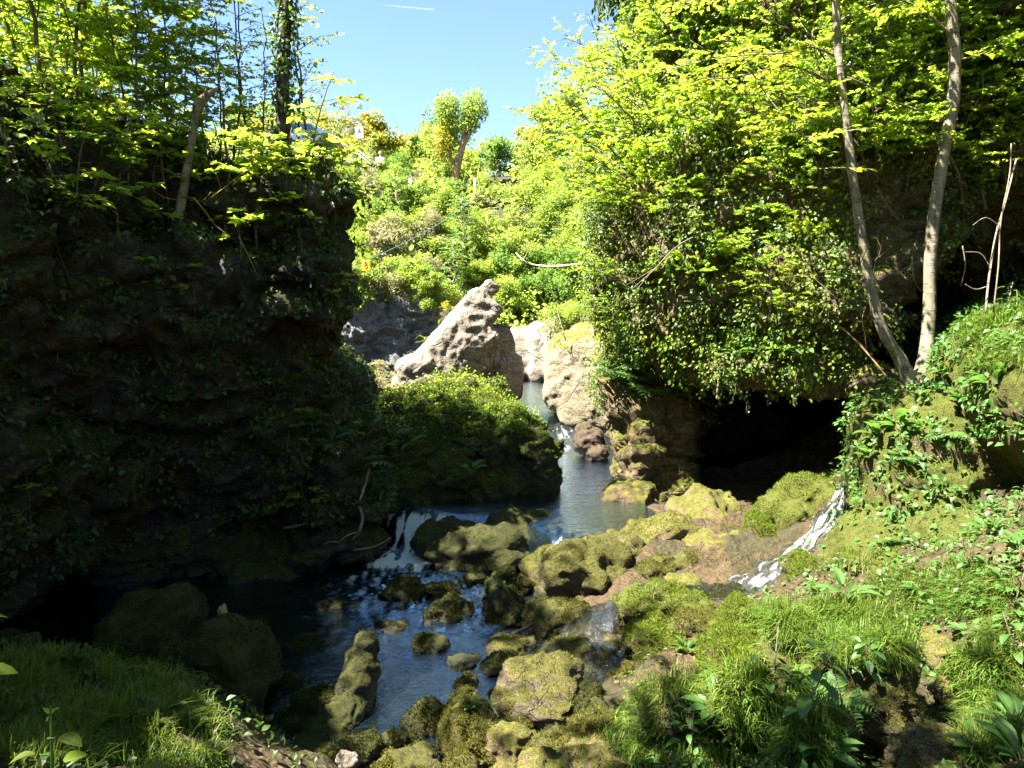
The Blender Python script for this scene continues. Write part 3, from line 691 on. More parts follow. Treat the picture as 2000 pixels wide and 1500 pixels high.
fn = n.n('ShaderNodeFresnel'); fn.inputs[0].default_value = 1.42; n.l(nm, fn.inputs['Normal'])
gl = n.n('ShaderNodeBsdfGlossy'); gl.inputs['Roughness'].default_value = .035; n.l(nm, gl.inputs['Normal']); gl.inputs[0].default_value = (.72, .87, 1, 1)
tr = n.n('ShaderNodeBsdfTransparent'); tr.inputs[0].default_value = (.42, .47, .46, 1)
df = n.n('ShaderNodeBsdfDiffuse'); df.inputs[0].default_value = (.008, .014, .018, 1)
body = n.n('ShaderNodeMixShader'); body.inputs[0].default_value = .35; n.l(tr.outputs[0], body.inputs[1]); n.l(df.outputs[0], body.inputs[2])
w1 = n.n('ShaderNodeMixShader'); n.l(n.math('MULTIPLY', fn.outputs[0], 3.4, clamp=True), w1.inputs[0]); n.l(body.outputs[0], w1.inputs[1]); n.l(gl.outputs[0], w1.inputs[2])
fv = n.math('ADD', n.math('MULTIPLY', n.noise(mp.outputs[0], 9, 7, .75, 1.5), .8), n.math('MULTIPLY', n.noise(pos, 34, 5, .75, .5), .5))
ff = n.remap(n.math('ADD', n.math('MULTIPLY', at.outputs['Fac'], .62), fv), 1.02, 1.36)
fo = n.bsdf((.80, .88, .92), .4, .5, n.bump(fv, 1.0, .09))
w2 = n.n('ShaderNodeMixShader'); n.l(n.math('MULTIPLY', ff, .92), w2.inputs[0]); n.l(w1.outputs[0], w2.inputs[1]); n.l(fo, w2.inputs[2])
M['water'] = n.done(w2.outputs[0])
def thin_water():
    n = NT('thin_water'); pos = n.n('ShaderNodeNewGeometry').outputs['Position']; at = n.n('ShaderNodeAttribute'); at.attribute_name = 'foam'
    h = n.math('ADD', n.noise(pos, 16, 5, .65, .8), n.math('MULTIPLY', n.noise(pos, 55, 3, .6), .35)); nm = n.bump(h, .9, .05)
    fn = n.n('ShaderNodeFresnel'); fn.inputs[0].default_value = 1.33; n.l(nm, fn.inputs['Normal'])
    gl = n.n('ShaderNodeBsdfGlossy'); gl.inputs['Roughness'].default_value = .12; n.l(nm, gl.inputs['Normal'])
    tr = n.n('ShaderNodeBsdfTransparent'); tr.inputs[0].default_value = (.82, .80, .74, 1)
    w1 = n.n('ShaderNodeMixShader'); n.l(fn.outputs[0], w1.inputs[0]); n.l(tr.outputs[0], w1.inputs[1]); n.l(gl.outputs[0], w1.inputs[2])
    fv = n.math('ADD', n.noise(pos, 22, 6, .75, .8), n.math('MULTIPLY', n.noise(pos, 70, 3, .7), .3))
    ff = n.remap(n.math('ADD', n.math('MULTIPLY', at.outputs['Fac'], .55), fv), .96, 1.42)
    fo = n.bsdf((.62, .66, .68), .4, .5, nm)
    w2 = n.n('ShaderNodeMixShader'); n.l(n.math('MULTIPLY', ff, .75), w2.inputs[0]); n.l(w1.outputs[0], w2.inputs[1]); n.l(fo, w2.inputs[2])
    return n.done(w2.outputs[0])
M['thin_water'] = thin_water()
o = add('river', mesh_np('river', RV, RQ, M['water'], attrs={'foam': np.clip(foam, 0, 1.5)})); tag(o, 'blue stream with white cascades winding between mossy rocks', kind='structure')
# ------------------------------------------------------------------ finding the surface plants stand on
from mathutils.bvhtree import BVHTree
_sv, _sq, _n = [], [], 0
_gm = (np.abs(GV[GQ[:, 0], 0]) < 60) & (np.abs(GV[GQ[:, 0], 1]-20) < 70)
for Vv, Qq in ((GV, GQ[_gm]), (LEFTV, LEFTQ), (RIGHTV, RIGHTQ), (BANKV, BANKQ), (MOUNDV, MOUNDQ), (SPV, SPQ), (PALEV, PALEQ), (BACKV, BACKQ), (GREYV, GREYQ), (TOPV, TOPQ)):
    _sv.append(Vv); _sq.append(np.asarray(Qq)+_n); _n += len(Vv)
for seed, (bo, Vv, Tt, _) in MOSSY.items():
    _sv.append(Vv+np.array(bo.location)); _sq.append(np.column_stack([Tt, Tt[:, 2]])+_n); _n += len(Vv)
_sv = np.vstack(_sv); _sq = np.vstack(_sq)
_tri = np.vstack([_sq[:, [0, 1, 2]], _sq[_sq[:, 2] != _sq[:, 3]][:, [0, 2, 3]]])
BVH = BVHTree.FromPolygons(_sv.tolist(), _tri.tolist(), all_triangles=True)
def drop(x, y, top=30.0):
    h = BVH.ray_cast(Vector((float(x), float(y), float(top))), Vector((0, 0, -1)))
    return np.array(h[0]) if h[0] is not None else np.array([x, y, float(ground_z(x, y)[0])])
def seen(px, py):
    """ground point and normal that the photograph shows at (px,py)"""
    d = W(px, py, 1.0); h = BVH.ray_cast(Vector((0, 0, 0)), Vector(d))
    if h[0] is None: return None, None
    nn = np.array(h[1]); return np.array(h[0]), nn*(1 if nn @ d < 0 else -1)

# ------------------------------------------------------------------ plant generators (each returns wood mesh builder, leaf V, leaf Q)
def interp(P, f):
    k = f*(len(P)-1); i = int(min(k, len(P)-2)); return P[i]+(P[i+1]-P[i])*(k-i)
class Leaves:
    def __init__(s): s.p, s.d, s.n, s.z = [], [], [], []
    def twig(s, tp, td, count, size, flat, r, a0=.15):
        h = a0 + (1-a0)*(np.arange(count)+r.random(count)*.6)/count
        P = np.array([interp(tp, min(1, x)) for x in h])
        side = np.where(np.arange(count) % 2 == 0, 1, -1)*r.uniform(.5, 1.3, count)
        az = math.atan2(td[1], td[0]) + side
        D = np.column_stack([np.cos(az), np.sin(az), r.normal(-.12, .28, count)])
        N = np.array([0, 0, 1.])*flat + r.normal(0, 1-flat+.12, (count, 3))
        s.p.append(P); s.d.append(D); s.n.append(N); s.z.append(size*r.uniform(.65, 1.25, count))
    def out(s, T):
        return place_leaves(T, np.vstack(s.p), np.vstack(s.d), np.vstack(s.n), np.concatenate(s.z))
def gen_tree(seed, H, r0, lean=(0, 0), cs=.3, nb=16, bl=1.6, up=.35, tw=5, tl=.6, lv=10, ls=.1, T=None, flat=.72, wob=.09, droop=.14, azr=None):
    r = np.random.default_rng(seed); T = T or tmpl_fold()
    n = 13; t = np.linspace(0, 1, n); pts = np.zeros((n, 3)); pts[:, 2] = t*H
    wk = np.cumsum(r.normal(0, wob, (n, 2)), 0)*H/12; pts[:, :2] = wk-wk[0] + np.outer(t**1.4*H, lean)
    w = MB(); pts[0, 2] -= .3; w.tube(pts, r0*(1-.82*t)+.005, 7)
    lf = Leaves()
    for k in range(nb):
        f = cs+(1-cs)*((k+r.random()*.8)/nb); p0 = interp(pts, f)
        az = k*2.4+r.normal(0, .45)
        if azr is not None: az = azr[0]+r.uniform(-1, 1)*azr[1]
        L = bl*(1-.55*(f-cs)/(1-cs+1e-6))*r.uniform(.55, 1.2); el = up+r.normal(0, .22)
        d = np.array([math.cos(az)*math.cos(el), math.sin(az)*math.cos(el), math.sin(el)])
        s = np.linspace(0, 1, 6)[:, None]
        bp = p0+d*L*s+np.array([0, 0, -droop*L])*s**2+np.cumsum(r.normal(0, .035*L, (6, 3)), 0)*s
        w.tube(bp, r0*.26*(1-.75*s[:, 0])+.003, 5, False)
        for j in range(tw):
            g = .22+.78*(j+r.random())/tw; q0 = interp(bp, g)
            a2 = az+(1 if j % 2 else -1)*r.uniform(.35, 1.15)*(1 if j < tw-1 else .2)
            l2 = tl*(1.15-.5*g)*r.uniform(.6, 1.25); td = np.array([math.cos(a2), math.sin(a2), r.normal(.06, .16)])
            s3 = np.linspace(0, 1, 4)[:, None]
            tp = q0+td*l2*s3+np.array([0, 0, -.12*l2])*s3**2+r.normal(0, .02*l2, (4, 3))*s3
            w.tube(tp, np.array([.005, .004, .003, .0015]), 4, False)
            lf.twig(tp, td, lv, ls, flat, r)
    return w, lf.out(T)
def gen_shrub(seed, R, H, stems=6, nb=6, ls=.08, lv=9, tw=4, T=None, flat=.5, lean=0.0):
    r = np.random.default_rng(seed); T = T or tmpl_fold(); w = MB(); lf = Leaves()
    for i in range(stems):
        a = i*2*PI/stems+r.normal(0, .4); o = r.uniform(.35, 1.0)*R; h = H*r.uniform(.6, 1.1)
        s = np.linspace(0, 1, 8); b0 = r.normal(0, .12, 3)*R*np.array([1, 1, 0])
        pts = np.column_stack([math.cos(a)*o*s**1.2+lean*s, math.sin(a)*o*s**1.2, h*(s-.22*s**3)])+b0+np.cumsum(r.normal(0, .03*H, (8, 3)), 0)*s[:, None]
        pts[0, 2] -= .25; w.tube(pts, .022*(H/2)*(1-.8*s)+.004, 5)
        for k in range(nb):
            f = .2+.8*(k+r.random())/nb; p0 = interp(pts, f); az = a+r.normal(0, 1.1); L = R*.5*r.uniform(.5, 1.2)
            d = np.array([math.cos(az), math.sin(az), r.normal(.25, .3)]); s4 = np.linspace(0, 1, 4)[:, None]
            bp = p0+d*L*s4+np.array([0, 0, -.15*L])*s4**2
            w.tube(bp, np.array([.008, .006, .004, .002])*(H/2), 4, False)
            for j in range(tw):
                q0 = interp(bp, .2+.8*(j+r.random())/tw); a2 = az+r.normal(0, .9); td = np.array([math.cos(a2), math.sin(a2), r.normal(.05, .25)])
                tp = q0+td*R*.26*r.uniform(.6, 1.2)*s4
                lf.twig(tp, td, lv, ls, flat, r, .0)
    return w, lf.out(T)
def gen_crown(seed, R, zc, clumps=26, per=150, ls=.2, trunk_r=.18, T=None, base=0.0, cl=.36, limbs=8):
    """full crown of many leaf clumps on a limbed trunk; R = crown radii, zc = its centre height"""
    r = np.random.default_rng(seed); T = T or tmpl_diamond(.4); R = np.asarray(R, float); w = MB()
    d = unit(r.normal(size=(clumps, 3))+[0, 0, .25]); rad = r.uniform(.25, 1.22, (clumps, 1))
    C = d*rad*R*.82+np.array([0, 0, zc]); cr = cl*R.mean()*r.uniform(.45, 1.3, clumps)
    pts = np.column_stack([np.linspace(0, r.normal(0, .2), 7), np.linspace(0, r.normal(0, .2), 7), np.linspace(base-.4, zc+R[2]*.3, 7)])
    w.tube(pts, trunk_r*np.linspace(1, .35, 7), 7)
    for i in range(min(limbs, clumps)):
        p0 = interp(pts, r.uniform(.35, .95)); s = np.linspace(0, 1, 5)[:, None]
        w.tube(p0+(C[i]-p0)*s+np.array([0, 0, .12])*np.sin(s*PI), trunk_r*.35*np.linspace(1, .2, 5), 5, False)
    P, N = [], []
    for c, q in zip(C, cr):
        v = unit(r.normal(size=(per, 3))); rr = q*r.uniform(.45, 1.08, (per, 1))
        P.append(c+v*rr*np.array([1, 1, .8])); N.append(v*.7+np.array([0, 0, .5])+r.normal(0, .45, (per, 3)))
    P, N = np.vstack(P), np.vstack(N); D = r.normal(0, 1, P.shape)+np.array([0, 0, -.5])
    return w, place_leaves(T, P, D, N, ls*r.uniform(.6, 1.3, len(P)))

PROTO = {}
def proto(key, gen, wood_mat, leaf_mat, names):
    w, (lv, lq) = gen
    PROTO[key] = (names, w.mesh(names[0], M[wood_mat]), mesh_np(names[1], lv, lq, M[leaf_mat], False))
def plant(key, name, loc, label, cat, group=None, rz=0.0, sc=1.0, leafm=None, tilt=None):
    names, wm, lm = PROTO[key]
    e = empty(name, loc, label, cat, group, rz, sc)
    if tilt: e.rotation_euler = (tilt[0], tilt[1], rz)
    for nm, me in zip(names, (wm, lm)):
        c = bpy.data.objects.new(nm, me); COL.objects.link(c); c.parent = e
        if leafm and me is lm:
            c.material_slots[0].link = 'OBJECT'; c.material_slots[0].material = M[leafm]
    return e

TC = ('trunk', 'crown'); SF = ('stem', 'foliage')
FOLD, DIA, MAP = tmpl_fold(), tmpl_diamond(), tmpl_maple()
# ---- young wood on top of the dark cliff
for k in range(6):
    H = [4.4, 5.0, 4.1, 5.2, 4.6, 3.9][k]
    proto(('sap', k), gen_tree(100+k, H, .020+.005*(k % 3), (rng.normal(0, .05), rng.normal(0, .05)), .12, 22, 1.5, .38, 5, .62, 15, .09, FOLD if k % 2 else MAP, .66), 'bark', 'leaf_spring', TC)
SAPL = 'slender sapling with bright spring leaves in the thicket above the dark cliff'
r = np.random.default_rng(5)
proto(('thin', 0), gen_tree(190, 4.6, .026, (.05, 0), .12, 17, 1.0, .5, 3, .5, 7, .085, FOLD, .66), 'bark', 'leaf_spring', TC)
spots = [(20, 9.4), (70, 10.6), (105, 9.6), (150, 11.8), (190, 10.6), (235, 11.6), (270, 10.2), (310, 11.2), (345, 10.4), (385, 10.9), (415, 10.3), (440, 11.1), (470, 10.6), (500, 10.8), (525, 10.6), (555, 10.9), (590, 10.7), (130, 12.6), (50, 12.4), (200, 12.4), (290, 9.8), (250, 12.2), (330, 11.9), (0, 11.4), (170, 9.9), (30, 13.5), (605, 10.9), (455, 10.0)]
for i, (px, Y) in enumerate(spots):
    x = (px-1000)/F*Y*1.0; p = drop(x, Y)
    plant(('sap', i % 6) if px < 450 else ('thin', 0), 'sapling', p-[0, 0, .1], SAPL, 'sapling', 'saplings above the dark cliff', r.uniform(0, 6.28), r.uniform(.8, 1.1)*(.62 if px > 190 else 1), 'leaf_fresh' if i % 3 == 1 else None)
for i, (px, Y, s) in enumerate([(10, 16, 1.2), (60, 18, 1.3), (110, 15.5, 1.1), (160, 17, 1.25), (215, 16.5, 1.2), (250, 18.5, 1.2), (90, 20.5, 1.5), (190, 20.5, 1.4), (290, 14.2, .75), (340, 14.4, .7), (390, 13.9, .65), (430, 13.7, .6), (310, 20, 1.0)]):
    x = (px-1000)/F*Y
    plant(('sap', i % 6), 'sapling', drop(x, Y)-[0, 0, .1], SAPL, 'sapling', 'saplings above the dark cliff', r.uniform(0, 6.28), s)
for i, (x, y, s) in enumerate([(-7.2, 7.6, .9), (-6.0, 7.7, .75), (-6.7, 6.9, .9), (-5.7, 6.4, 1.0), (-6.3, 4.3, 1.15), (-7.8, -1, 1.0), (-6.2, -2.2, .9), (-9.2, .6, 1.1), (-8.6, 4.2, .9)]):  # unseen saplings out of view, added to shade the cliff wall and bank
    plant(('sap', (i*2+1) % 6), 'sapling', drop(x, y)-[0, 0, .1], SAPL, 'sapling', 'saplings above the dark cliff', r.uniform(0, 6.28), s)
proto(('tall', 0), gen_tree(195, 7.5, .08, (0, 0), .62, 24, 2.4, .25, 6, .8, 13, .11, FOLD, .7), 'bark', 'leaf_spring', TC)
for i, (x, y) in enumerate([(-2.9, 2.2), (-1.5, 1.2), (-3.4, -.6), (-4.3, .8)]):  # unseen trees, added so their crowns dapple the foreground
    plant(('tall', 0), 'added_shade_tree', drop(x, y, 3)-[0, 0, .1], 'tall tree behind the viewpoint whose leaves dapple the foreground', 'tree', 'trees over the viewpoint', i*1.7, 1.0+.06*i)
# the stouter ivy-wrapped tree at the edge of the wood
b0 = drop(*W(556, 300, 10.2)[:2])
w = MB(); pts = np.array([b0-[0, 0, .3], W(553, 230, 10.2), W(552, 150, 10.2), W(556, 70, 10.2), W(560, 0, 10.2), W(556, -120, 10.2), W(560, -260, 10.2)])
w.tube(pts, [.11, .095, .085, .08, .075, .06, .04], 9)
e = empty('ivy_clad_tree', b0, 'stouter dark trunk wrapped in ivy at the right edge of the thicket', 'tree')
loc = np.array(b0)
for Vv in w.V: Vv -= loc
add('trunk', w.mesh('trunk', M['bark_dark']), e)
P = np.array([interp(pts, f) for f in r.uniform(.02, .95, 1300)]); v = unit(r.normal(size=P.shape)*[1, 1, .3]); P = P+v*r.uniform(.06, .2, (len(P), 1))*r.uniform(.5, 1.3, (len(P), 1))
lv, lq = place_leaves(FOLD, P-loc, np.column_stack([v[:, 0]*.3, v[:, 1]*.3, -np.ones(len(v))])+r.normal(0, .4, v.shape), v+r.normal(0, .3, v.shape), .075*r.uniform(.6, 1.2, len(P)))
add('ivy', mesh_np('ivy', lv, lq, M['leaf_ivy'], False), e)
w2, (lv, lq) = gen_tree(77, 3.6, .05, (.02, 0), .2, 15, 1.2, .5, 4, .5, 7, .085, FOLD, .6)
c = add('crown', mesh_np('crown', lv, lq, M['leaf_spring'], False), e); c.location = (0, 0, 2.2)
c = add('branch', w2.mesh('branch', M['bark']), e); c.location = (0, 0, 2.2)

# broken snag leaning on the dark slope
pp = [(296, 520, 9.5), (330, 492, 9.5), (347, 455, 9.5), (351, 415, 9.55), (362, 350, 9.6), (374, 280, 9.65), (381, 230, 9.7), (390, 200, 9.7), (405, 186, 9.7), (426, 172, 9.75)]
pts = np.array([W(*q) for q in pp]); w = MB(); w.tube(pts, [.12, .085, .066, .06, .055, .05, .052, .075, .05, .018], 9)
e = empty('broken_snag', pts[0], 'dead leaning trunk with a snapped crooked top on the dark slope', 'dead tree')
tw = MB()
for q, rr in (([(352, 385, 9.55), (380, 388, 9.4), (402, 415, 9.3), (420, 440, 9.3), (450, 462, 9.2)], .012), ([(402, 400, 9.3), (395, 395, 9.3), (412, 375, 9.25)], .007), ([(357, 340, 9.6), (340, 340, 9.55), (322, 332, 9.5)], .01),
              ([(350, 392, 9.55), (320, 385, 9.4), (300, 372, 9.3)], .008), ([(385, 215, 9.7), (396, 205, 9.65), (402, 172, 9.6)], .018), ([(400, 395, 9.3), (440, 365, 9.3), (510, 310, 9.3)], .007)):
    tp = np.array([W(*a) for a in q]); tw.tube(tp, np.linspace(rr, rr*.4, len(tp)), 5)
for b in (w, tw):
    for Vv in b.V: Vv -= pts[0]
add('trunk', w.mesh('trunk', M['bark_smooth']), e); add('branch', tw.mesh('branch', M['bark_warm']), e)

# leafy sprigs catching light on the dark slope
for k in range(4):
    proto(('sprig', k), gen_tree(300+k, 1.1+.2*k, .012, (.25, .1), .25, 6, .75, .25, 3, .34, 6, .14, MAP if k % 2 else FOLD, .85, .06, .2), 'bark', 'leaf_fresh', SF)
sprigs = [(250, 310), (200, 300), (120, 262), (60, 268), (20, 300), (170, 240), (300, 330), (440, 398), (490, 330), (560, 330), (600, 310), (545, 455), (590, 452), (280, 545), (90, 200), (230, 425), (440, 310), (500, 420), (330, 400), (150, 370), (60, 400), (380, 560), (640, 600), (690, 850), (600, 980), (560, 860), (250, 850), (60, 1000), (640, 340), (655, 400), (420, 250), (300, 240), (180, 440), (470, 470)]
for i, (px, py) in enumerate(sprigs):
    p, nn = seen(px, py+30)
    if p is None: continue
    plant(('sprig', i % 4), 'leafy_sprig', p, 'small leafy seedling with broad leaves rooted on the shaded cliff', 'seedling', 'seedlings on the dark cliff', r.uniform(0, 6.28), r.uniform(.55, 1.0)*(.55 if py > 480 else 1))

# ---- ground cover on the cliffs (nobody could count it)
def cover(name, Vv, Qq, n, weight, T, size, mat, label, off=(.02, .12), clump=1.5, seed=1, hang=.5, up=.0, kind='stuff'):
    rr = np.random.default_rng(seed)
    P, N = sample(Vv, Qq, n*2, weight, rr)
    k = fbm(P*clump+seed*7.7, 3)
    keep = rr.random(len(P)) < sstep(-.5, .45, k)*1.0
    P, N, k = P[keep][:n], N[keep][:n], k[keep][:n]
    P = P+N*(off[0]+off[1]*np.clip(k+.6, 0, 1.6)*rr.random(len(P)))[:, None]
    D = np.column_stack([N[:, :2]*.4, np.full(len(N), -hang)])+rr.normal(0, .5, N.shape)
    NN = N*.9+np.array([0, 0, up])+rr.normal(0, .4, N.shape)
    lv, lq = place_leaves(T, P, D, NN, size*rr.uniform(.35, 1.5, len(P)))
    o = add(name, mesh_np(name, lv, lq, M[mat], False)); return tag(o, label, None, None, kind)
def bareR(c):                              # the rock noses that stay bare
    k = np.ones(len(c))
    for q, rad in ((W(1690, 745, 9.6), .55), (W(1740, 530, 9.6), .6), (W(1690, 600, 9.6), .4), (W(1300, 840, 12.8), .5), (W(1240, 780, 12.9), .7), (W(1300, 730, 12.2), .45), (W(1270, 820, 12.8), .9)): k *= .1+.9*sstep(rad*.8, rad*1.2, np.linalg.norm(c-q, axis=1))
    return k
def wR(c, n):
    bare = sstep(.1, .5, perlin(c*1.1+3))          # leaves grow where the rock is not too steep under
    face = -(n*unit(c)).sum(1) > -.15
    return bareR(c)*face*(c[:, 0] < 8.5)*(c[:, 2] < 7.5)*(n[:, 2] > -.35)*(c[:, 2] > -1.9)*(c[:, 1] < 15.5)*(.2+.8*sstep(-.3, .3, n[:, 2]+.25))*(1-.5*bare*(c[:, 2] < 2.0))
cover('ivy_cover', RIGHTV, RIGHTQ, 90000, wR, FOLD, .05, 'leaf_ivy', 'ivy and creepers covering the sunlit cliff above the cave', (.02, .3), 1.3, 2, .7, .25)
cover('ivy_cover', RIGHTV, RIGHTQ, 24000, wR, FOLD, .05, 'leaf_spring', 'fresh leaves among the ivy on the sunlit cliff', (.05, .5), 1.1, 3, .5, .5)
def wF(c, n): return bareR(c)*(c[:, 2] > -.98)*(c[:, 2] < .1)*(n[:, 2] > -.85)*(n[:, 2] < .3)*(c[:, 1] < 13.4)*(c[:, 0] < 5.2)*(-(n*unit(c)).sum(1) > -.3)
cover('ivy_fringe', RIGHTV, RIGHTQ, 9000, wF, FOLD, .045, 'leaf_ivy', 'ivy and moss fringe hanging over the rim of the cave', (.01, .22), 2.0, 11, 1.2, .1)
cover('ivy_fringe', RIGHTV, RIGHTQ, 1800, wF, FOLD, .05, 'leaf_spring', 'bright new leaves hanging over the rim of the cave', (.02, .28), 1.8, 12, 1.0, .3)
def wL(c, n): return (c[:, 2] > .9)*(n[:, 2] > .1)*(c[:, 1] < 16)*(c[:, 1] > 5)
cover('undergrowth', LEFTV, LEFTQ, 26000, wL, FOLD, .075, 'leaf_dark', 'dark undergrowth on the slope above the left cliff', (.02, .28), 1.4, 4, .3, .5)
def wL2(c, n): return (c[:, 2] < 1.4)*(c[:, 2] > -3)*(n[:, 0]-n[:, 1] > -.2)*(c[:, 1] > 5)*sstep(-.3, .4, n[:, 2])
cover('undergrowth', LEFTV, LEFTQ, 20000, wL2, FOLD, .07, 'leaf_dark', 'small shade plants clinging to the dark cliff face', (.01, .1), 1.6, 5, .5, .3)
# ------------------------------------------------------------------ sunlit slope on the right
for k in range(5):
    proto(('shrub', k), gen_shrub(400+k, [1.0, 1.2, .9, 1.3, 1.0][k], [1.3, 1.8, 1.1, 1.5, 2.0][k], 6, 7, .06, 17, 4, FOLD if k % 2 else MAP, .55, [0, -.5, 0, -.8, -.3][k]), 'bark', 'leaf_fresh', SF)
for k in range(3):
    proto(('hang', k), gen_shrub(450+k, 1.3, 1.8, 7, 7, .06, 16, 5, FOLD, .6, -1.0), 'bark', 'leaf_fresh', SF)
r = np.random.default_rng(8)
SL = 'leafy green shrub growing out of the ivy on the sunlit cliff'
slope = [(1230, 330), (1290, 260), (1350, 330), (1260, 430), (1330, 470), (1400, 400), (1420, 520), (1300, 560), (1240, 560), (1370, 600), (1480, 460), (1500, 560), (1560, 470), (1220, 640), (1290, 660), (1450, 640), (1540, 640), (1390, 260), (1470, 300), (1550, 350), (1280, 150), (1350, 120), (1430, 170), (1520, 190), (1260, 40), (1380, 30), (1500, 60), (1580, 110), (1600, 250), (1700, 150), (1740, 260), (1700, 330), (1780, 80), (1900, 120), (1960, 60), (1940, 230), (1990, 330), (1900, 330), (1660, 30), (1580, 20), (1960, 420), (1880, 410), (1690, 90), (1730, 200), (1790, 160), (1800, 260), (1840, 60), (1890, 200), (1930, 140), (1980, 160), (1760, 330), (1930, 350), (1990, 250), (1850, 360), (1700, 250), (1640, 330), (1610, 420), (1970, 20), (1900, 30)]
for i, (px, py) in enumerate(slope):
    p, nn = seen(px, py)
    if p is None: continue
    plant(('shrub', i % 5), 'shrub', p-nn*.1, SL, 'shrub', 'shrubs on the sunlit cliff', r.uniform(-.8, .8), r.uniform(.7, 1.15)*(.62 if py > 380 else .9), 'leaf_spring' if i % 3 == 0 else None)
SH = 'leafy shrub leaning out over the channel from the sunlit cliff'
for i, (px, py) in enumerate([(1240, 370), (1250, 300), (1240, 220), (1225, 420)]):
    p, nn = seen(px, py)
    if p is None or p[1] > 20: p = W(px+60, py, 14.5)
    plant(('hang', i % 3), 'overhanging_shrub', p+[.25, 0, -.2], SH, 'shrub', 'shrubs overhanging the channel', r.uniform(-.5, .5), r.uniform(.65, .9), 'leaf_spring' if i % 3 == 0 else None)
# ivy tower: trunk hidden in a thick coat of ivy at the skyline
b0 = drop(3.0, 15.2); top = W(1215, -260, 15.2)
pts = np.array([b0-[0, 0, .3], (b0*2+top)/3+[.1, 0, 0], (b0+top*2)/3, top]); pts = np.array([interp(pts, f) for f in np.linspace(0, 1, 9)])
e = empty('ivy_tree', b0, 'tall tree smothered in ivy at the right edge of the sky', 'tree')
w = MB(); w.tube(pts-b0, np.linspace(.3, .12, 9), 8); add('trunk', w.mesh('trunk', M['bark_dark']), e)
rr = np.random.default_rng(21); f = rr.random(9000); P = np.array([interp(pts, x) for x in f])
v = unit(rr.normal(size=P.shape)*[1, 1, .35]); rad = (1.15+.45*fbm(np.column_stack([v[:, 0]*1.4, v[:, 1]*1.4, P[:, 2]*.9]), 3))*rr.uniform(.75, 1.05, len(P)); P = P+v*rad[:, None]
lv, lq = place_leaves(FOLD, P-b0, np.column_stack([v[:, :2]*.35, -np.ones(len(v))])+rr.normal(0, .3, v.shape), v+rr.normal(0, .3, v.shape), .13*rr.uniform(.6, 1.3, len(P)))
add('ivy', mesh_np('ivy', lv, lq, M['leaf_ivy'], False), e)
# thin open saplings against the sky beside it
for i, (px, py, Y, s) in enumerate([(1150, 420, 15.5, .75), (1120, 480, 16.5, .7)]):
    p = W(px, py, Y)-[0, 0, .5]; g = drop(p[0]+1.2, p[1])
    plant(('hang', i), 'overhanging_shrub', g, SH, 'shrub', 'shrubs overhanging the channel', r.uniform(-.3, .3), .9)
T1 = gen_tree(610, 3.2, .02, (-.35, .05), .3, 12, .9, .5, 3, .35, 5, .075, FOLD, .6, .05, .05)
proto(('wisp', 0), T1, 'bark_dark', 'leaf_spring', TC)
for i, (px, py, Y) in enumerate([(1150, 330, 15.0), (1160, 200, 15.2), (1140, 430, 15.5)]):
    p = W(px+50, py+40, Y)
    plant(('wisp', 0), 'wispy_sapling', p, ['thin wispy sapling with bare twigs against the sky at the ivy tree', 'upper wispy twigs reaching left into the sky', 'lowest wispy sapling against the sky'][i], 'sapling', None, [0, .5, -.4][i], [.8, .65, .7][i])

# ---- forked smooth-barked tree
def tub(w, pp, r0, r1, sides=9, sub=4):
    P = np.array([W(*q) for q in pp]); n = (len(P)-1)*sub+1
    t = np.linspace(0, len(P)-1, n); out = []
    for x in t:                                  # Catmull-Rom
        i = int(min(x, len(P)-2)); u = x-i; p0, p1, p2, p3 = P[max(i-1, 0)], P[i], P[i+1], P[min(i+2, len(P)-1)]
        out.append(.5*((2*p1)+(-p0+p2)*u+(2*p0-5*p1+4*p2-p3)*u*u+(-p0+3*p1-3*p2+p3)*u**3))
    out = np.array(out); w.tube(out, np.interp(np.linspace(0, 1, n), np.linspace(0, 1, len(np.atleast_1d(r0))) if np.ndim(r0) else [0, 1], r0 if np.ndim(r0) else [r0, r1]), sides)
    return out
base = W(1783, 775, 8.55)
e = empty('forked_tree', base, 'smooth grey brown tree forking into two bare stems on the mossy bank', 'tree')
STM = [B(1783, 765, 8.55, .125, .13, .26), B(1783, 800, 8.55, .15, .15, .15)]
left_pts = [(1778, 752, 8.55), (1757, 700, 8.54), (1722, 640, 8.5), (1697, 540, 8.5), (1675, 410, 8.5), (1655, 260, 8.5), (1638, 110, 8.5), (1633, 0, 8.5), (1626, -180, 8.5), (1612, -420, 8.5), (1600, -640, 8.5)]
right_pts = [(1790, 752, 8.55), (1806, 700, 8.56), (1815, 610, 8.6), (1818, 480, 8.6), (1838, 330, 8.6), (1862, 190, 8.6), (1864, 90, 8.6), (1856, 0, 8.6), (1846, -200, 8.6), (1835, -450, 8.6), (1838, -700, 8.6)]
w = MB()
lp = tub(w, left_pts, [.10, .074, .063, .059, .054, .049, .045, .043, .038, .028, .015], 0, 10)
rp = tub(w, right_pts, [.10, .08, .073, .069, .068, .070, .066, .06, .053, .04, .02], 0, 10)
tub(w, [(1783, 800, 8.55), (1783, 770, 8.55), (1783, 745, 8.55)], [.27, .16, .12], 0, 10)
blobs = []
me = w.mesh('t'); V_, N_, L_ = mesh_arrays(me); o = add('t', me); m = o.modifiers.new('r', 'REMESH'); m.mode = 'VOXEL'; m.voxel_size = .022; m = o.modifiers.new('s', 'SMOOTH'); m.factor = .5; m.iterations = 3
dg = bpy.context.evaluated_depsgraph_get(); dg.update(); me2 = bpy.data.meshes.new_from_object(o.evaluated_get(dg)); V_, N_, L_ = mesh_arrays(me2); bpy.data.objects.remove(o)
V_ = V_+N_*(.006*fbm(V_*[9, 9, 5], 3)+.006*np.maximum(0, perlin(V_*[3, 3, 14.])-.1))[:, None]
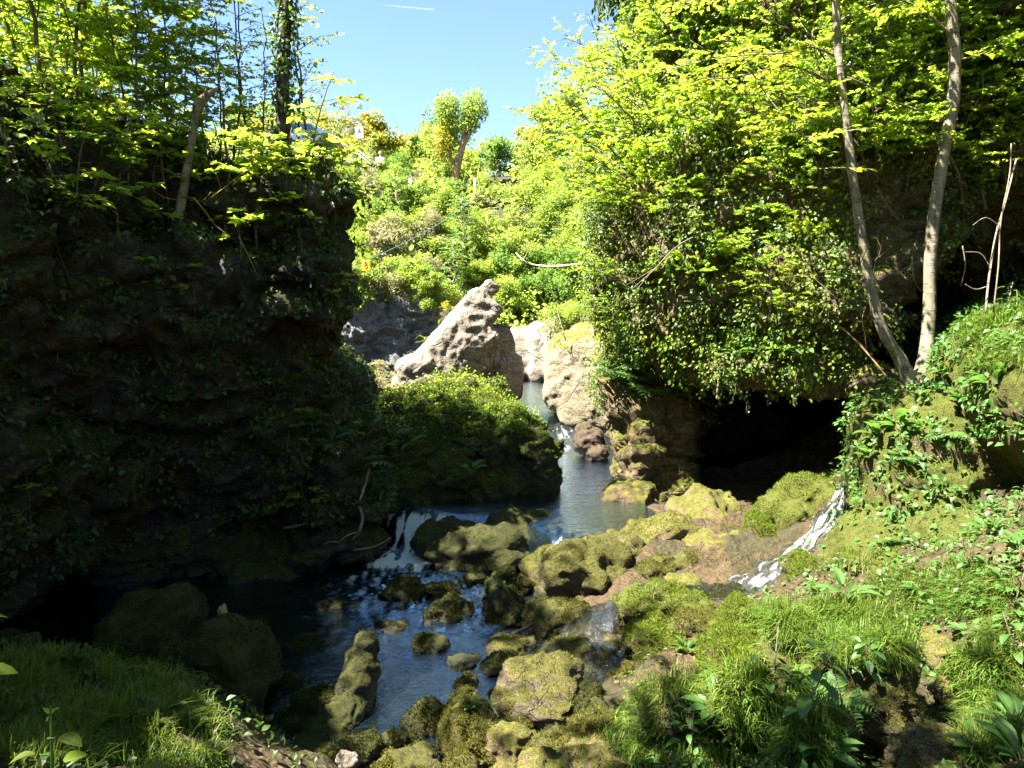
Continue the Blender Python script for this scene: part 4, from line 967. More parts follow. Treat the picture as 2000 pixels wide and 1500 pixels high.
add('trunk', mesh_np('trunk', V_-base, L_.reshape(-1, 4), M['bark_smooth']), e)
lf = Leaves(); rr = np.random.default_rng(31); tws = MB()
BR = [([(1838, 235, 8.6), (1790, 215, 8.5), (1740, 195, 8.4), (1700, 170, 8.35), (1655, 150, 8.3)], .016, .3), ([(1628, 108, 8.5), (1585, 92, 8.3), (1530, 103, 8.1), (1450, 108, 7.9), (1380, 118, 7.7), (1290, 140, 7.6)], .014, 1),
      ([(1630, 165, 8.5), (1580, 140, 8.3), (1530, 129, 8.1), (1440, 150, 7.9), (1340, 155, 7.8)], .014, 1), ([(1640, 235, 8.5), (1600, 225, 8.3), (1560, 232, 8.1), (1520, 245, 8.0)], .009, 1), ([(1640, 230, 8.5), (1590, 240, 8.3), (1540, 262, 8.1), (1500, 280, 8.0)], .009, 1),
      ([(1858, 72, 8.6), (1830, 42, 8.5), (1790, 12, 8.4), (1730, -10, 8.3), (1650, -40, 8.2)], .016, .8), ([(1632, 5, 8.5), (1590, -20, 8.2), (1530, -25, 7.9), (1440, -10, 7.6), (1340, 0, 7.5)], .014, 1),
      ([(1450, 108, 7.9), (1480, 160, 7.8), (1520, 215, 7.7), (1570, 270, 7.7), (1600, 330, 7.8)], .01, .8), ([(1640, 40, 8.5), (1700, 10, 8.2), (1760, 0, 8.0)], .01, .6), ([(1860, 120, 8.6), (1930, 100, 8.4), (1990, 60, 8.2)], .01, .6)]
for q, r0, dens in BR:
    bm_ = MB(); P = tub(bm_, q, r0, r0*.3, 6, 4)
    for Vv in bm_.V: Vv -= base
    L = np.linalg.norm(np.diff(P, axis=0), axis=1).sum(); tb = MB()
    for j in range(int(L*9*dens)):
        g = rr.uniform(.2, 1); q0 = interp(P, g); d0 = P[-1]-P[0]; az = math.atan2(d0[1], d0[0])+rr.choice([-1, 1])*rr.uniform(.3, 1.2)
        l2 = rr.uniform(.25, .7); td = np.array([math.cos(az), math.sin(az), rr.normal(-.02, .12)]); s3 = np.linspace(0, 1, 4)[:, None]
        tp = q0+td*l2*s3+np.array([0, 0, -.1*l2])*s3**2; tb.tube(tp-base, [.0045, .0035, .0025, .0015], 4, False)
        lf.twig(tp, td, 9, .085, .8, rr)
    if tb.V: bm_.push(np.vstack(tb.V), np.vstack(tb.Q))
    add('branch', bm_.mesh('branch', M['bark_smooth']), e)
for pts_, f0 in ((lp, .72), (rp, .72)):        # the crown above the picture
    for j in range(26):
        q0 = interp(pts_, rr.uniform(f0, 1)); az = rr.uniform(0, 6.28); L = rr.uniform(.7, 1.8); d = np.array([math.cos(az), math.sin(az), rr.uniform(.0, .5)]); s = np.linspace(0, 1, 5)[:, None]
        bp = q0+d*L*s; tws.tube(bp-base, np.linspace(.014, .003, 5), 5, False)
        for k in range(6):
            g = rr.uniform(.3, 1); a2 = az+rr.normal(0, .8); td = np.array([math.cos(a2), math.sin(a2), rr.normal(0, .15)]); q1 = interp(bp, g); tp = q1+td*.5*np.linspace(0, 1, 4)[:, None]; lf.twig(tp, td, 9, .1, .75, rr)
add('crown_limbs', tws.mesh('crown_limbs', M['bark']), e)
lv, lq = lf.out(FOLD); add('crown', mesh_np('crown', lv-base, lq, M['leaf_spring'], False), e)

# ------------------------------------------------------------------ far slope
def gcr(k, *a, **kw): proto(k, gen_crown(*a, **kw), 'bark', 'leaf_far', TC)
for k in range(5):
    gcr(('far', k), 500+k, [(1.5, 1.5, 1.5), (1.3, 1.3, 1.9), (1.8, 1.8, 1.4), (1.1, 1.1, 1.7), (1.5, 1.5, 2.2)][k], [1.5, 2.0, 1.3, 1.9, 2.4][k], 34, 190, .125, .07, cl=.36)
for k in range(3): proto(('fartree', k), gen_tree(570+k, [4.5, 5.5, 3.8][k], .06, (.02*k, 0), .1, 30, 1.2, .95, 5, .7, 9, .15, DIA, .3, .14), 'bark_pale', 'leaf_far', TC)
r = np.random.default_rng(12)
FAR = 'bushy light green tree in the dense growth on the far slope'
far = []
for py in range(300, 660, 34):
    for px in range(560, 1180, 46):
        qx, qy = px+r.uniform(-20, 20), py+r.uniform(-14, 14)
        if qy < 350 and 930 < qx < 1010: continue
        p, nn = seen(qx, qy)
        if p is None or p[1] < 27: continue
        if qx < 800 and qy > 440 and p[1] < 31: continue
        if 1000 < qx < 1070 and qy > 600: continue
        far.append((p, qx, qy))
for i, (p, qx, qy) in enumerate(far):
    lm = [None, 'leaf_far', 'leaf_far_deep', 'leaf_far', None, None, 'leaf_far_deep', None][int(r.integers(0, 8))]
    if i % 17 == 3: lm = 'leaf_far_pale'
    s = r.uniform(.55, .95)*(p[1]/38)
    if 930 < qx < 1030 and qy < 460: s *= .45
    if qx < 780 and qy < 380: s *= .5
    plant(('far', i % 5) if i % 4 else ('fartree', i % 12//4), 'hillside_tree', drop(p[0], p[1])-[0, 0, .9*s], FAR, 'tree', 'trees on the far slope', r.uniform(0, 6.28), s, lm)
for i, (px, Y, s, lm) in enumerate([(640, 52, 1.5, 'leaf_far_gold'), (600, 56, 1.7, None), (800, 52, 1.25, 'leaf_far'), (835, 50, 1.15, 'leaf_far'), (870, 54, 1.3, 'leaf_far_deep'), (930, 52, 1.1, 'leaf_far'), (1040, 50, 1.2, 'leaf_far_gold'), (1075, 48, 1.3, None), (780, 55, 1.3, 'leaf_far_gold'), (1110, 46, 1.4, 'leaf_far'), (560, 60, 2.0, 'leaf_far_gold'), (500, 60, 2.0, None), (440, 62, 2.2, 'leaf_far'), (660, 62, 1.6, None)]):
    x = (px-1000)/F*Y
    plant(('far', i % 5), 'hillside_tree', drop(x, Y)-[0, 0, .9], FAR, 'tree', 'trees on the far slope', r.uniform(0, 6.28), s*1.1, lm)
for i, (px, py, Y, s) in enumerate([(655, 560, 27.3, .6), (700, 575, 27.2, .62), (745, 570, 27.6, .55), (790, 560, 28.0, .6), (830, 590, 28.4, .5), (680, 520, 29.0, .7), (760, 510, 29.5, .75)]):
    plant(('far', i % 5), 'hillside_tree', W(px, py, Y)-[0, 0, 1.1*s], FAR, 'tree', 'trees on the far slope', i*1.1, s, ['leaf_far_deep', None, 'leaf_far_pale', None][i % 4])
# gold-green bush by the sign, round tree, pale tall tree
g = drop(*W(742, 300, 49)[:2])
proto(('gold', 0), gen_crown(560, (1.5, 1.5, 2.0), 2.2, 34, 150, .17, .1), 'bark', 'leaf_far_gold', TC); plant(('gold', 0), 'golden_bush', g-[0, 0, .5], 'rounded golden green bush beside the white sign on the skyline', 'bush')
g = drop(*W(975, 362, 47)[:2])
proto(('round', 0), gen_crown(561, (1.35, 1.3, 1.25), 2.4, 26, 120, .15, .11, cl=.36, limbs=12), 'bark_dark', 'leaf_far_deep', TC); plant(('round', 0), 'round_tree', np.array([*g[:2], W(975, 362, 47)[2]-.3]), 'small round crowned tree with dark open limbs on the skyline', 'tree')
g = drop(*W(688, 300, 60)[:2])
proto(('paletree', 0), gen_crown(562, (1.5, 1.5, 2.4), 4.8, 40, 50, .15, .13, cl=.3, limbs=26), 'bark_pale', 'leaf_far_pale', TC); plant(('paletree', 0), 'pale_tree', g, 'thin pale tree with sparse grey twigs at the left edge of the sky', 'tree', None, 0, 1.0)
# pollarded tree
base = W(884, 372, 43); gz = drop(base[0], base[1])[2]; base = np.array([base[0], base[1], min(gz, base[2])-.2])
e = empty('pollarded_tree', base, 'leaning pollarded tree with a bare orange brown trunk and two tufted heads on the skyline', 'tree')
w = MB()
P1 = [np.array([*base]), W(886, 360, 43), W(893, 325, 43), W(903, 285, 43), W(908, 262, 43)]
w.tube(np.array(P1)-base, [.26, .24, .22, .20, .16], 9)
for q, rr_ in (([(905, 282, 43), (910, 255, 43), (914, 230, 43), (915, 205, 43)], [.13, .11, .09, .05]), ([(905, 285, 43), (919, 258, 42.9), (924, 238, 42.9), (928, 212, 42.9)], [.12, .10, .08, .05]), ([(893, 325, 43), (880, 308, 43.1), (874, 270, 43.1), (873, 220, 43.1)], [.12, .10, .09, .05])):
    w.tube(np.array([W(*a) for a in q])-base, rr_, 8)
add('trunk', w.mesh('trunk', M['bark_warm']), e)
rr = np.random.default_rng(44)
for (px, py, rx, rz, n) in ((873, 212, .78, .95, 1800), (925, 212, .82, 1.05, 2000), (915, 245, .6, .6, 700), (868, 275, .7, 1.1, 1500), (880, 250, .5, .6, 600)):
    v = unit(rr.normal(size=(n, 3))); P = W(px, py, 43)+v*np.array([rx, rx, rz])*rr.random((n, 1))**.4*(1+.25*fbm(v*2+px, 2))[:, None]
    lv, lq = place_leaves(DIA, P-base, v*.4+rr.normal(0, 1, v.shape), v+[0, 0, .4]+rr.normal(0, .5, v.shape), .14*rr.uniform(.6, 1.3, n))
    add('crown', mesh_np('crown', lv, lq, M['leaf_far_gold' if px < 870 else 'leaf_far'], False), e)
# growth at the foot of the far slope and around the spire
sp = [(770, 690, 22.5, .9, 'leaf_far_pale', 'pale green drooping bush at the left foot of the pointed rock'), (740, 730, 21.5, .75, 'leaf_far_pale', 'lower pale drooping bush beside the dark cliff edge'), (900, 560, 22.5, .55, 'leaf_far_gold', 'slim young tree standing on the ridge of the pointed rock'),
      (850, 640, 22.8, .55, 'leaf_far_gold', 'small yellowish bush behind the left slope of the pointed rock'), (930, 735, 20, .4, None, 'twiggy bush in front of the hollow of the pointed rock')]
for i, (px, py, Y, s, lm, lab) in enumerate(sp):
    p = W(px, py+40, Y)
    plant(('shrub', i % 5), 'bush', p-[0, 0, .3], lab, 'bush', None, i*1.3, s, lm)
# ------------------------------------------------------------------ mound, bank, boulders: herbs and moss
def wM(c, n): return (n[:, 2] > -.05)*(.04+sstep(-2.3, -1.5, c[:, 2]))*(.1+.9*sstep(.1, .6, n[:, 2]))
cover('herb_cover', MOUNDV, MOUNDQ, 3500, wM, FOLD, .045, 'leaf_fresh', 'low herbs and ivy over the rock mound', (.01, .2), 1.6, 6, .1, .7)
def wBk(c, n): return (n[:, 2] > -.3)*(.2+.8*sstep(-2.6, -1.4, c[:, 2]))
cover('herb_cover', BANKV, BANKQ, 12000, wBk, FOLD, .06, 'leaf_herb', 'small herbs over the bank below the forked tree', (.01, .12), 2.2, 7, .2, .6)
gm = (GV[GQ[:, 0], 0] > .9) & (GV[GQ[:, 0], 0] < 6.5) & (GV[GQ[:, 0], 1] > 2.5) & (GV[GQ[:, 0], 1] < 7.6)
def wG(c, n):
    run = np.exp(-((c[:, 0]-1.5-.45*(c[:, 1]-6))/.55)**2)*(c[:, 1] > 5.6) + np.exp(-((c[:, 0]-2.75-.12*(c[:, 1]-4.6))/.28)**2)*(c[:, 1] < 5.6)
    return np.clip(1-1.3*run, 0, 1)*(c[:, 2] > -3.2)
cover('herb_cover', GV, GQ[gm], 10000, wG, FOLD, .045, 'leaf_herb', 'carpet of small leaves on the right bank', (.005, .1), 2.5, 8, -.1, .9)
gm2 = (GV[GQ[:, 0], 0] < -1.2) & (GV[GQ[:, 0], 0] > -6) & (GV[GQ[:, 0], 1] > 1.5) & (GV[GQ[:, 0], 1] < 6)
cover('herb_cover', GV, GQ[gm2], 5000, lambda c, n: (c[:, 2] > -3.1)*1.0, FOLD, .045, 'leaf_dark', 'small shade herbs in the grass of the left bank', (.005, .08), 2.5, 9, -.1, .9)
gm3 = (GV[GQ[:, 0], 1] > 30) & (GV[GQ[:, 0], 1] < 62) & (np.abs(GV[GQ[:, 0], 0]) < 26)
cover('far_undergrowth', GV, GQ[gm3], 30000, lambda c, n: (c[:, 2] > -1.5)*1.0, DIA, .3, 'leaf_far', 'low green growth between the trees on the far slope', (.05, .9), .35, 10, -.3, .5)

def fuzz(V, T, n, seed, size):
    """moss: short soft tips standing on the upper faces"""
    rr = np.random.default_rng(seed)
    Q = T if T.shape[1] == 4 else np.column_stack([T, T[:, 2]])
    P, N = sample(V, Q, n*2, lambda c, m: sstep(-.25, .45, m[:, 2]), rr)
    k = fbm(P*3.1+seed, 3); keep = k > -.25; P, N = P[keep][:n], N[keep][:n]
    D = N+rr.normal(0, .55, N.shape)+[0, 0, .25]
    return place_leaves((np.array([[-.16, 0, 0], [.16, 0, 0], [.05, 1, .1], [-.05, 1, .1]]), np.array([[0, 1, 2, 3]])), P-N*.004, D, rr.normal(0, 1, N.shape), size*rr.uniform(.5, 1.4, len(P)))
for seed, (bo, V, T, mat) in MOSSY.items():
    ext = V.max(0)-V.min(0); area = ext[0]*ext[1]+ext[0]*ext[2]
    if mat == 'boulder_pale' and seed not in (23,): continue
    n = int(np.clip(area*10000, 500, 8000)*(.3 if mat == 'boulder_bare' else 1)); sz = .021 if mat != 'boulder_green' else .026
    lv, lq = fuzz(V, T, n, seed, sz)
    add('moss', mesh_np('moss', lv, lq, M[{'boulder': 'moss', 'boulder_dark': 'moss_dark', 'boulder_green': 'moss_green', 'boulder_pale': 'moss', 'boulder_bare': 'moss'}[mat]], False), bo)
lv, lq = fuzz(LEANV-np.array(LO.location), LEANQ, 4000, 71, .016); add('moss', mesh_np('moss', lv, lq, M['moss_dark'], False), LO)
lv, lq = fuzz(MOUNDV-np.array(MO.location), MOUNDQ, 42000, 72, .04); add('moss', mesh_np('moss', lv, lq, M['moss_green'], False), MO)
lv, lq = fuzz(BANKV, BANKQ, 22000, 73, .022); tag(add('moss', mesh_np('moss', lv, lq, M['moss_green'], False)), 'soft yellow green moss on the bank under the forked tree', None, None, 'stuff')

# ------------------------------------------------------------------ gravel in the muddy runs
rr = np.random.default_rng(90); P, N = sample(GV, GQ[gm], 5000, lambda c, n: 1-.9*wG(c, n)*(c[:, 1] > 0), rr)
V0, T0 = ico(2); nP = 900; P = P[:nP]; sz = .012+.03*rr.random(nP)**2.5
sh = 1+.3*rr.normal(0, 1, (nP, len(V0), 1))*.35
V = V0[None]*sh*np.array([1, .85, .55])*sz[:, None, None]; a = rr.uniform(0, 6.28, nP); c_, s_ = np.cos(a), np.sin(a)
V = np.stack([V[..., 0]*c_[:, None]-V[..., 1]*s_[:, None], V[..., 0]*s_[:, None]+V[..., 1]*c_[:, None], V[..., 2]], -1)+P[:, None]
tag(add('gravel', mesh_np('gravel', V.reshape(-1, 3), (T0[None]+(np.arange(nP)*len(V0))[:, None, None]).reshape(-1, 3), M['boulder_pale'])), 'small brown stones in the muddy runs of the right bank', None, None, 'stuff')

rr = np.random.default_rng(93); P, N = sample(GV, GQ[gm], 420, lambda c, n: (c[:, 2] > -3.3)*1.0, rr)
lv, lq = place_leaves(FOLD, P+N*.02, rr.normal(0, 1, P.shape)*[1, 1, .2], N+rr.normal(0, .25, N.shape), .05*rr.uniform(.5, 1.3, len(P)))
tag(add('fallen_leaves', mesh_np('fallen_leaves', lv, lq, M['grass_dry'], False)), 'dry brown leaves lying on the mud and stones of the right bank', None, None, 'stuff')

gm4 = (GV[GQ[:, 0], 0] > .8) & (GV[GQ[:, 0], 0] < 5.5) & (GV[GQ[:, 0], 1] > 3.5) & (GV[GQ[:, 0], 1] < 11)
rr = np.random.default_rng(95); P, N = sample(GV, GQ[gm4], 60000, lambda c, n: (c[:, 2] > -3.12)*1.0, rr)
k = fbm(P*[1.7, 1.7, 0]+4.4, 4); kk = k > .02+.25*rr.random(len(P)); P, N = P[kk], N[kk]
lv, lq = place_leaves((np.array([[-.16, 0, 0], [.16, 0, 0], [.05, 1, .1], [-.05, 1, .1]]), np.array([[0, 1, 2, 3]])), P-N*.003, N+rr.normal(0, .5, N.shape)+[0, 0, .3], rr.normal(0, 1, N.shape), .026*rr.uniform(.5, 1.5, len(P)))
tag(add('moss', mesh_np('moss', lv, lq, M['moss'], False)), 'olive moss creeping over the stony floor right of the stream', None, None, 'stuff')

# ------------------------------------------------------------------ grass
def inpoly(px, py, poly):
    c = np.zeros(len(px), bool); n = len(poly)
    for i in range(n):
        x1, y1 = poly[i]; x2, y2 = poly[(i+1) % n]
        k = ((y1 > py) != (y2 > py)) & (px < (x2-x1)*(py-y1)/(y2-y1+1e-9)+x1); c ^= k
    return c
def roots(poly, n, seed, ymax=99):
    rr = np.random.default_rng(seed); poly = np.array(poly, float); lo, hi = poly.min(0), poly.max(0)
    P = rr.uniform(lo, hi, (n*4, 2)); P = P[inpoly(P[:, 0], P[:, 1], poly)][:n]
    out, nn = [], []
    for px, py in P:
        a, b = seen(px, py)
        if a is not None and a[1] < ymax: out.append(a); nn.append(b)
    return np.array(out), np.array(nn)
def blades(P, N, per, length, width, seed, droop=.8, tuft=.03):
    rr = np.random.default_rng(seed)
    P = np.repeat(P, per, 0)+rr.normal(0, tuft, (len(P)*per, 3))*[1, 1, .2]; N = np.repeat(N, per, 0); n = len(P)
    a = rr.uniform(0, 2*PI, n); h = np.column_stack([np.cos(a), np.sin(a), np.zeros(n)])*rr.uniform(.15, .9, (n, 1))+N*[1, 1, 0]*.9
    L = length*rr.uniform(.45, 1.3, n); wd = width*rr.uniform(.6, 1.3, n); side = unit(np.cross(h+[0, 0, .01], [0, 0, 1.]))
    V = []
    for t, ww in ((0, 1), (.35, .9), (.7, .6), (1, .08)):
        c = P+h*(L*t**1.3)[:, None]*.75+np.array([0, 0, 1.])*(L*(t-droop*t*t*.75*np.linalg.norm(h, axis=1)))[:, None]
        V += [c-side*(wd*ww)[:, None], c+side*(wd*ww)[:, None]]
    V = np.stack(V, 1).reshape(-1, 3); q = np.array([[0, 1, 3, 2], [2, 3, 5, 4], [4, 5, 7, 6]])
    return V, (q[None]+(np.arange(n)*8)[:, None, None]).reshape(-1, 4)
GR = [([(1450, 1195), (1550, 1175), (1690, 1180), (1790, 1235), (1785, 1300), (1690, 1310), (1600, 1290), (1480, 1235)], 2600, 4, .17, 'bright sunlit grass on the rock at lower right'),
      ([(1850, 1300), (2000, 1180), (2000, 1500), (1900, 1500), (1880, 1400)], 1500, 4, .16, 'grass along the right edge of the muddy path'),
      ([(0, 1290), (220, 1265), (330, 1300), (410, 1390), (440, 1500), (0, 1500)], 3200, 4, .14, 'shaded grass on the left bank'),
      ([(1250, 1330), (1480, 1300), (1640, 1350), (1640, 1500), (1230, 1500), (1180, 1450)], 2200, 4, .16, 'grass between the herbs at the bottom right'),
      ([(740, 775), (870, 745), (1000, 760), (1080, 860), (960, 850), (760, 860)], 1500, 3, .12, 'short grass on top of the rock mound'),
      ([(1870, 640), (2000, 580), (2000, 720), (1880, 730)], 900, 4, .18, 'grass hanging from the bank right of the forked tree'),
      ([(1700, 1120), (1990, 1090), (2000, 1190), (1800, 1225), (1700, 1190)], 1200, 4, .14, 'thin grass on the bank above the sunlit tuft')]
for i, (poly, n, per, L, lab) in enumerate(GR):
    P, N = roots(poly, n, 600+i, 17)
    if not len(P): continue
    k = fbm(P*2.3, 2); P, N = P[k > -.35], N[k > -.35]
    lv, lq = blades(P, N, per, L, .0035*(1 if L < .15 else 1.15)*(1.6 if i == 4 else 1), 650+i)
    tag(add('grass', mesh_np('grass', lv, lq, M['grass'], False)), lab, None, None, 'stuff')
def tuft(px, py, Y, L, label, n=130, dry=.35):
    p, nn = seen(px, py)
    if p is None: p = W(px, py, Y); nn = np.array([0, -1, .3])
    e = empty('grass_tuft', p, label, 'grass tuft')
    z = np.zeros((6, 3))+np.random.default_rng(int(px)).normal(0, .03, (6, 3))*[1, 1, .2]
    for nm, mt, m in (('blades', 'grass', 1), ('dry_blades', 'grass_dry', dry)):
        lv, lq = blades(z, np.tile(nn*[1, 1, 0]*.6, (6, 1)), max(2, int(n*m/6)), L*(1 if m == 1 else 1.15), .0035, int(py)+int(m*10), 1.25 if m == 1 else 1.9, .035)
        add(nm, mesh_np(nm, lv, lq, M[mt], False), e)
for a in [(1272, 1160, 7.6, .22, 'hanging grass tuft crowning the moss topped rock in the muddy run'), (1760, 1285, 5.0, .24, 'straw tipped grass tuft at the right end of the sunlit grass'), (1640, 1300, 5.0, .22, 'straw tipped grass tuft at the front of the sunlit grass'), (1910, 1390, 4.4, .26, 'grass tuft with long straw blades on the right of the muddy path'),
          (1960, 1430, 4, .28, 'straw grass tuft at the lower right corner'), (1600, 1400, 4.2, .22, 'drooping grass tuft left of the block of rock'), (1925, 690, 8, .26, 'drooping grass tuft right of the forked tree'), (400, 1430, 4.2, .2, 'dim grass tuft at the lip of the left bank'), (1690, 1110, 7.2, .2, 'brown grass tuft under the mossy bank'), (330, 1340, 4.5, .18, 'dim grass tuft by the big round grey boulder')]: tuft(*a)

# ------------------------------------------------------------------ broad-leaved herbs
def gen_herb(seed, n, L, w, rise=.7, stem=0.0, curl=.5, T=None):
    r = np.random.default_rng(seed); T = T or tmpl_long(w, 6, curl); wd = MB()
    P, D, N, Z = [], [], [], []
    H = stem
    if stem: wd.tube(np.column_stack([np.linspace(0, r.normal(0, .05), 5), np.linspace(0, r.normal(0, .05), 5), np.linspace(-.05, H, 5)]), [.007, .006, .005, .004, .003], 5)
    for i in range(n):
        a = i*2.4+r.normal(0, .3); f = i/n; h = (r.uniform(0, .03) if not stem else H*(.15+.85*f)); e = rise*r.uniform(.6, 1.3)*(1 if not stem else .6)
        l = L*r.uniform(.65, 1.2)*(1 if not stem else 1.1-.5*f); d = np.array([math.cos(a)*math.cos(e), math.sin(a)*math.cos(e), math.sin(e)])
        pt = l*.28; b = np.array([0, 0, h]); wd.tube(np.array([b, b+d*pt*.5, b+d*pt]), [.004, .0035, .003], 4, False)
        P.append(b+d*pt); D.append(d); N.append(np.array([-math.cos(a)*math.sin(e), -math.sin(a)*math.sin(e), math.cos(e)])+r.normal(0, .15, 3)); Z.append(l)
    return wd, place_leaves(T, np.array(P), np.array(D), np.array(N), np.array(Z))
def gen_fern(seed, n, L):
    r = np.random.default_rng(seed); wd = MB(); P, D, N, Z = [], [], [], []
    for i in range(n):
        a = i*2*PI/n+r.normal(0, .25); s = np.linspace(0, 1, 14); l = L*r.uniform(.7, 1.15); e = r.uniform(.5, 1.0)
        rad = l*(s*math.cos(e)+.25*s*s); z = l*(math.sin(e)*s-.55*s**2.2)
        pts = np.column_stack([math.cos(a)*rad, math.sin(a)*rad, z]); wd.tube(pts, np.linspace(.004, .001, 14), 4, False)
        tg = unit(np.gradient(pts, axis=0)); sd = np.array([-math.sin(a), math.cos(a), 0])
        for j in range(2, 14):
            for sg in (-1, 1):
                P.append(pts[j]); D.append(sd*sg+tg[j]*.35+r.normal(0, .06, 3)); N.append(np.cross(sd, tg[j])*-1+r.normal(0, .1, 3)); Z.append(l*.30*math.sin(PI*min(1, .12+j/14.5))*r.uniform(.85, 1.1))
    return wd, place_leaves(tmpl_fold(.16), np.array(P), np.array(D), np.array(N), np.array(Z))
HN = ('stem', 'leaves')
for k in range(3):
    proto(('broad', k), gen_herb(700+k, 11+2*k, .26, .17, .75), 'bark', 'leaf_herb', HN)
    proto(('stalk', k), gen_herb(710+k, 14, .17, .2, .5, .42+.08*k, .6), 'bark', 'leaf_herb', HN)
    proto(('fern', k), gen_fern(720+k, 8+k, .38), 'bark', 'leaf_herb', ('stem', 'fronds'))
    proto(('tongue', k), gen_herb(730+k, 12, .30, .085, .95, 0, .75), 'bark', 'leaf_ivy', HN)
r = np.random.default_rng(17)
HERBS = [  # type, px, py, scale, label
 ('broad', 1490, 1455, 1.0, 'big pale rosette of broad leaves at the bottom between the herbs'), ('stalk', 1560, 1420, 1.2, 'tall herb with large drooping leaves at the bottom'), ('stalk', 1500, 1400, 1.0, 'upright herb left of the tall drooping one'),
 ('stalk', 1420, 1440, 1.0, None), ('broad', 1390, 1390, .9, None), ('broad', 1330, 1430, .8, None), ('stalk', 1350, 1480, .9, None), ('broad', 1600, 1480, 1.0, None), ('broad', 1700, 1490, .8, 'light green rosette below the block of rock'), ('stalk', 1450, 1490, 1.1, None),
 ('broad', 1650, 1170, 1.1, 'broad leaved plant catching the sun behind the bright grass'), ('broad', 1600, 1165, .9, 'smaller broad leaved plant left of the sunlit one behind the grass'), ('stalk', 1660, 1130, .6, None), ('broad', 1810, 1165, .85, 'sunlit rosette on the step above the pale stone'), ('broad', 1780, 1180, .5, None),
 ('stalk', 1690, 1330, .8, 'pair of upright leaves hanging in front of the block of rock'), ('broad', 1630, 1310, .8, None), ('broad', 1560, 1340, .8, None), ('fern', 1640, 1370, .8, 'yellow green fern on the face of the block of rock'), ('fern', 1670, 1390, .6, None), ('broad', 1340, 1270, .6, 'little bright herb on the green hump left of the moss cushion'), ('broad', 1380, 1255, .4, None),
 ('broad', 1980, 1430, 1.0, 'large leaved herb at the right edge'), ('broad', 1970, 1360, .9, None), ('stalk', 1990, 1300, .9, None), ('broad', 1930, 1480, .9, None), ('broad', 1990, 1490, 1.0, None), ('broad', 1920, 1180, .7, None), ('broad', 1960, 1150, .7, None), ('stalk', 1900, 1120, .6, None), ('broad', 1990, 1080, .8, None), ('broad', 1890, 1240, .6, None), ('stalk', 1960, 1230, .8, None),
 ('tongue', 1730, 800, .9, 'strap leaved fern at the foot of the forked tree'), ('broad', 1760, 840, 1.0, None), ('broad', 1720, 860, 1.0, None), ('broad', 1800, 850, .9, None), ('stalk', 1740, 900, .6, None), ('broad', 1700, 900, .8, None), ('tongue', 1900, 770, 1.0, 'sunlit strap leaved fern on the bank right of the forked tree'), ('broad', 1940, 760, .9, None), ('broad', 1880, 800, .8, None), ('fern', 1770, 900, .8, None), ('broad', 1850, 740, .7, None), ('fern', 1850, 850, .7, None), ('broad', 1970, 680, .8, None), ('stalk', 1960, 620, .8, 'light green leaves beside the upper cave'), ('broad', 1820, 690, .5, 'leaf cluster at the fork of the tree'), ('broad', 1920, 860, .6, None), ('fern', 1740, 1060, .5, None), ('broad', 1930, 1040, .7, None), ('stalk', 1980, 1010, .7, None),
 ('tongue', 1740, 240, 1.2, 'dark strap leaved fern behind the forked tree'), ('tongue', 1900, 300, 1.2, None), ('fern', 1450, 700, .9, None), ('fern', 1540, 710, .9, None), ('broad', 1560, 690, .8, None), ('fern', 1640, 560, .7, None), ('broad', 1490, 690, .8, None), ('fern', 1240, 760, 1.1, 'bright fern on the sunlit pillar'), ('fern', 1270, 730, 1.0, None), ('fern', 1210, 740, 1.0, None), ('fern', 1300, 780, .9, None),
 ('fern', 560, 760, .9, None), ('fern', 650, 870, 1.0, None), ('fern', 700, 920, 1.0, None), ('fern', 760, 880, .9, None), ('fern', 540, 900, .8, None), ('fern', 610, 830, .8, None), ('fern', 250, 860, .9, None), ('fern', 70, 1010, .8, None), ('broad', 700, 850, .9, None), ('broad', 780, 900, .9, 'leafy plant in the notch between cliff and mound'), ('broad', 920, 930, .6, 'small light plant under the ledge of the mound'),
 ('broad', 920, 1385, .35, 'tiny bright plant on the mossy boulder by the pool'), ('broad', 955, 1385, .3, None), ('broad', 985, 1150, .35, None), ('stalk', 330, 1300, .5, None), ('broad', 260, 1290, .5, None), ('broad', 310, 1400, .5, None), ('broad', 120, 1300, .6, None), ('stalk', 200, 1285, .5, None), ('broad', 180, 1430, .5, None), ('broad', 60, 1400, .5, None),
]
CAT = {'broad': 'herb', 'stalk': 'herb', 'fern': 'fern', 'tongue': 'fern'}; NM = {'broad': 'rosette_herb', 'stalk': 'leafy_herb', 'fern': 'fern', 'tongue': 'strap_fern'}
DEF = {'broad': 'green rosette of broad pointed leaves among the bank and rock growth', 'stalk': 'upright stalk with broad leaves among the bank growth', 'fern': 'feathery green fern on damp rock', 'tongue': 'strap leaved fern on the right cliff'}
for i, (ty, px, py, s, lab) in enumerate(HERBS):
    p, nn = seen(px, py)
    if p is None: continue
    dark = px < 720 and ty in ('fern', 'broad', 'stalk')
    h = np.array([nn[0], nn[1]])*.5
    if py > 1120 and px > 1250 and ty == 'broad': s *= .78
    plant((ty, i % 3), NM[ty], p-nn*.02, lab or DEF[ty], CAT[ty], None if lab else {'broad': 'rosette herbs', 'stalk': 'upright herbs', 'fern': 'ferns', 'tongue': 'strap ferns'}[ty], r.uniform(0, 6.28), s*(p[1]/6.5 if p[1] > 9 else 1), 'leaf_dark' if dark else None, (-h[1]*.6, h[0]*.6))
